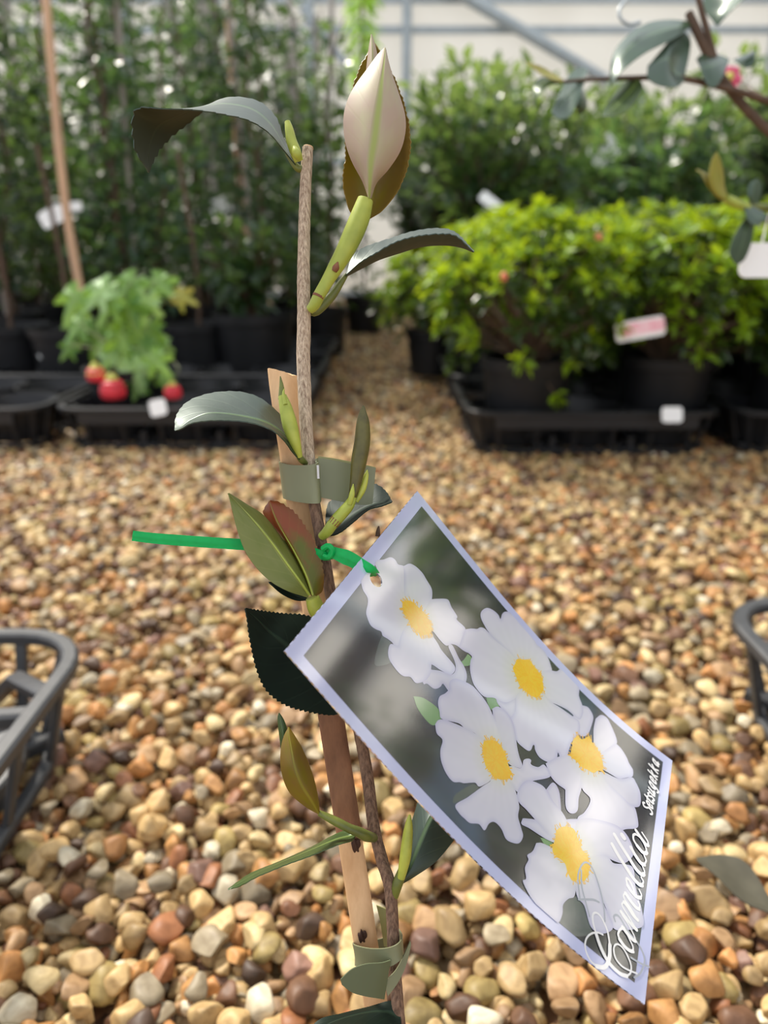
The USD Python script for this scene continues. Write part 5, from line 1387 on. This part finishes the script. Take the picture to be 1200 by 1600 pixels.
# ------------------------------------------------------------------ the camellia whose branch hangs in at the upper right
br = thing('camellia_shrub', 'camellia branch with curled grey-green leaves hanging in at the upper right corner', 'camellia')
bp = np.array([.60, .44, .02])
pv, pf = lathe([(0, 0), (.07, 0), (.073, .004), (.086, .14), (.092, .141), (.093, .16), (.086, .16), (.083, .142), (.082, .13)])
obj('pot', (pv + bp, pf), 'pot_plastic', br)
pv, pf = lathe([(0, .142), (.04, .141), (.084, .136)])
obj('soil', (pv + bp, pf), 'soil', br)
fork = P(1330, 330, .62)
obj('trunk', tube(resample([bp + [0, 0, .13], bp + [-.02, .02, .28], fork], 14), np.linspace(.006, .0045, 14), 8), 'stem_brown', br)
stalk(br, 'branch', [(1330, 330, .62), (1240, 240, .615), (1170, 175, .61), (1120, 110, .605), (1085, 40, .60), (1076, 20, .60)], [7.5, 7, 7, 7, 7, 6], 'stem_brown')
stalk(br, 'branch', [(1122, 112, .605), (1108, 60, .60), (1092, 0, .595), (1080, -60, .59)], [5, 5, 4.6, 4.2], 'stem_brown')
stalk(br, 'branch', [(1330, 330, .62), (1262, 190, .61), (1190, 155, .60), (1110, 132, .595), (1060, 122, .59), (985, 122, .585), (925, 124, .58), (880, 128, .575)], [7, 6, 5.5, 5, 4.5, 3.6, 3, 2.4], 'stem_brown')
stalk(br, 'branch', [(1340, 360, .62), (1260, 332, .60), (1205, 325, .59), (1165, 322, .585), (1140, 312, .58)], [6, 6, 6, 6, 6], 'shoot_dark')
BL = 'leaf_branch'


def bleaf(mat, near, mid, far, label=None, **kw):
    leaf(br, mat, near, mid, far, label, n=30, m=5, thick=.0005, **kw)


bleaf(BL, [(1082, 40, .60), (1050, 62, .585), (1010, 82, .575), (980, 104, .57), (962, 122, .57), (954, 136, .575)],
      [(1080, 38, .60), (1040, 46, .59), (1000, 62, .585), (972, 86, .58), (958, 112, .578), (953, 136, .575)],
      [(1080, 34, .60), (1046, 31, .605), (1010, 37, .605), (974, 62, .60), (956, 92, .59), (953, 134, .58)], 'long drooping leaf at the end of the upper branch', fold=.4)
bleaf(BL, [(1072, 122, .59), (1058, 136, .575), (1030, 134, .57), (1012, 122, .57), (1012, 104, .575)],
      [(1070, 121, .59), (1052, 112, .585), (1044, 92, .58), (1030, 96, .578), (1012, 103, .576)],
      [(1070, 118, .59), (1078, 80, .60), (1077, 58, .605), (1058, 52, .60), (1013, 102, .578)], 'curled leaf on the lower branch', fold=.4)
bleaf(BL, [(915, 125, .58), (902, 160, .565), (890, 182, .56), (872, 186, .56), (862, 176, .565)],
      [(914, 124, .58), (898, 140, .575), (884, 156, .572), (872, 168, .57), (862, 176, .566)],
      [(912, 122, .58), (918, 108, .60), (902, 106, .60), (884, 126, .59), (862, 174, .57)], 'dark folded leaf near the tip of the lower branch', fold=.5)
bleaf(BL, [(905, 130, .585), (916, 150, .585), (916, 170, .585), (905, 178, .585)], [(905, 128, .58), (908, 146, .575), (908, 164, .575), (904, 178, .58)], [(903, 126, .58), (899, 140, .575), (899, 160, .575), (903, 178, .58)])
bleaf('leaf_green', [(1000, 124, .585), (1004, 140, .575), (984, 170, .565), (962, 182, .56), (940, 182, .56)],
      [(998, 124, .585), (990, 136, .58), (976, 152, .575), (958, 170, .57), (940, 181, .565)],
      [(996, 122, .585), (976, 128, .59), (960, 146, .585), (946, 166, .575), (940, 180, .565)], 'olive leaf hanging under the lower branch', fold=.4)
bleaf(BL, [(1140, 92, .605), (1130, 118, .59), (1118, 136, .585), (1106, 134, .585), (1100, 120, .585)],
      [(1138, 92, .605), (1122, 98, .595), (1108, 104, .59), (1096, 106, .59), (1090, 96, .59)],
      [(1136, 90, .605), (1116, 84, .605), (1102, 84, .605), (1092, 88, .60), (1088, 94, .595)], 'pale curled leaf between the two branches', fold=.4)
bleaf(BL, [(1146, 94, .605), (1164, 106, .595), (1178, 100, .59), (1180, 82, .59)], [(1146, 94, .605), (1158, 96, .60), (1172, 88, .595), (1182, 80, .592)], [(1146, 93, .605), (1154, 90, .608), (1168, 84, .605), (1182, 79, .595)], 'small dark leaf on the upper branch', fold=.4)
bleaf(BL, [(1122, 40, .60), (1136, 24, .59), (1156, 4, .58), (1170, -8, .58)], [(1120, 40, .60), (1124, 20, .60), (1136, 0, .60), (1160, -14, .59)], [(1118, 38, .60), (1100, 14, .61), (1104, -10, .615), (1130, -30, .61)], 'glossy leaf cut by the top edge', fold=.4)
bleaf('leaf_gold', [(1135, 316, .58), (1120, 308, .57), (1104, 288, .565), (1096, 272, .565), (1088, 266, .565)], [(1135, 312, .58), (1124, 296, .575), (1112, 280, .572), (1100, 272, .57), (1088, 265, .568)], [(1137, 310, .58), (1132, 292, .585), (1122, 278, .58), (1108, 272, .575), (1088, 264, .57)], 'yellowish young leaf', fold=.4)
bleaf('leaf_gold', [(1134, 314, .575), (1116, 300, .565), (1108, 276, .56), (1112, 252, .562), (1119, 238, .565)], [(1136, 312, .577), (1124, 296, .57), (1118, 276, .566), (1117, 256, .565), (1119, 238, .566)], [(1138, 310, .58), (1132, 292, .58), (1130, 272, .578), (1126, 252, .574), (1120, 238, .568)], 'yellowish pointed young leaf, upright', fold=.4)
stalk(br, 'shoot', [(1134, 310, .578), (1150, 318, .58), (1170, 325, .582)], [7, 7, 5], 'shoot')
bleaf(BL, [(1176, 326, .585), (1168, 306, .58), (1170, 288, .58), (1182, 280, .582)], [(1178, 324, .585), (1176, 306, .58), (1178, 290, .58), (1184, 280, .582)], [(1182, 324, .585), (1188, 306, .585), (1190, 290, .585), (1186, 280, .584)])
bleaf(BL, [(1172, 336, .585), (1158, 350, .575), (1146, 372, .57), (1140, 396, .57), (1150, 414, .575)], [(1174, 336, .585), (1166, 356, .578), (1160, 380, .575), (1152, 402, .575), (1150, 414, .576)], [(1176, 336, .585), (1178, 352, .585), (1174, 378, .582), (1164, 404, .58), (1152, 414, .578)], 'drooping dark leaf beside the blank white label', fold=.4)
bleaf(BL, [(1196, 346, .58), (1180, 352, .575), (1168, 342, .575), (1162, 322, .58)], [(1198, 342, .58), (1186, 340, .578), (1174, 332, .578), (1162, 321, .58)], [(1200, 338, .58), (1190, 330, .582), (1178, 324, .582), (1163, 320, .58)])
bleaf('leaf_gold', [(880, 128, .575), (868, 126, .57), (846, 116, .565), (822, 98, .562)], [(880, 127, .575), (862, 120, .572), (842, 110, .57), (822, 98, .565)], [(879, 124, .575), (866, 116, .578), (846, 104, .574), (822, 97, .567)], 'yellowish leaf tip at the end of the lower branch', fold=.4)
bleaf('leaf_green', [(878, 130, .575), (858, 134, .57), (840, 150, .565), (836, 168, .565)], [(876, 128, .575), (856, 126, .575), (840, 138, .572), (836, 168, .568)], [(874, 127, .575), (852, 120, .58), (834, 132, .576), (835, 167, .57)], None, fold=.4)
obj('label_loop', tube(resample(PP([(980, 0, .59), (968, 14, .588), (970, 30, .588), (984, 38, .59), (1000, 34, .592)]), 20), .0015, 6), 'galvanised', br, 'curved pale loop at the top')
obj('label_string', tube(resample(np.vstack([P(1190, 384, .60), P(1196, 356, .597), P(1204, 326, .59)]), 12), .0006, 5), 'white_card', br, 'thin string holding the blank label')
# a pink bloom behind the branches
bl = thing('camellia_bloom', 'small blurred pink flower with a yellow centre behind the branches, upper right', 'flower', tuple(P(1142, 124, .9)))
for k in range(6):
    a = k * PI / 3
    m = trimesh.creation.icosphere(2, 1)
    v = m.vertices * [.007, .003, .006] + [.007 * math.cos(a), .002 * (k % 2), .010 * math.sin(a)]
    obj('petal', (v, m.faces), 'magenta', bl, smooth=True)
m = trimesh.creation.icosphere(2, .005)
m.vertices += [-.004, -.005, .002]
obj('stamens', m, 'yellow_green', bl, smooth=True)
obj('flower_stalk', tube(resample([np.zeros(3), [.03, 0, -.012], P(1262, 190, .62) - P(1142, 124, .9)], 12), .0012, 6), 'stem_brown', bl)
# a long leaf fallen on the pebbles
fal = obj('fallen_leaf', blade([(1090, 1345, .408), (1120, 1370, .400), (1160, 1408, .392), (1210, 1430, .388)], [(1088, 1342, .412), (1126, 1358, .408), (1164, 1390, .402), (1212, 1428, .390)], [(1090, 1340, .414), (1130, 1336, .418), (1170, 1352, .412), (1214, 1424, .394)], n=26, fold=.4, thick=.0006)[0], 'grey_leaf_dry', None,
          'grey-green fallen leaf lying on the pebbles at the right edge', 'leaf', smooth=True)
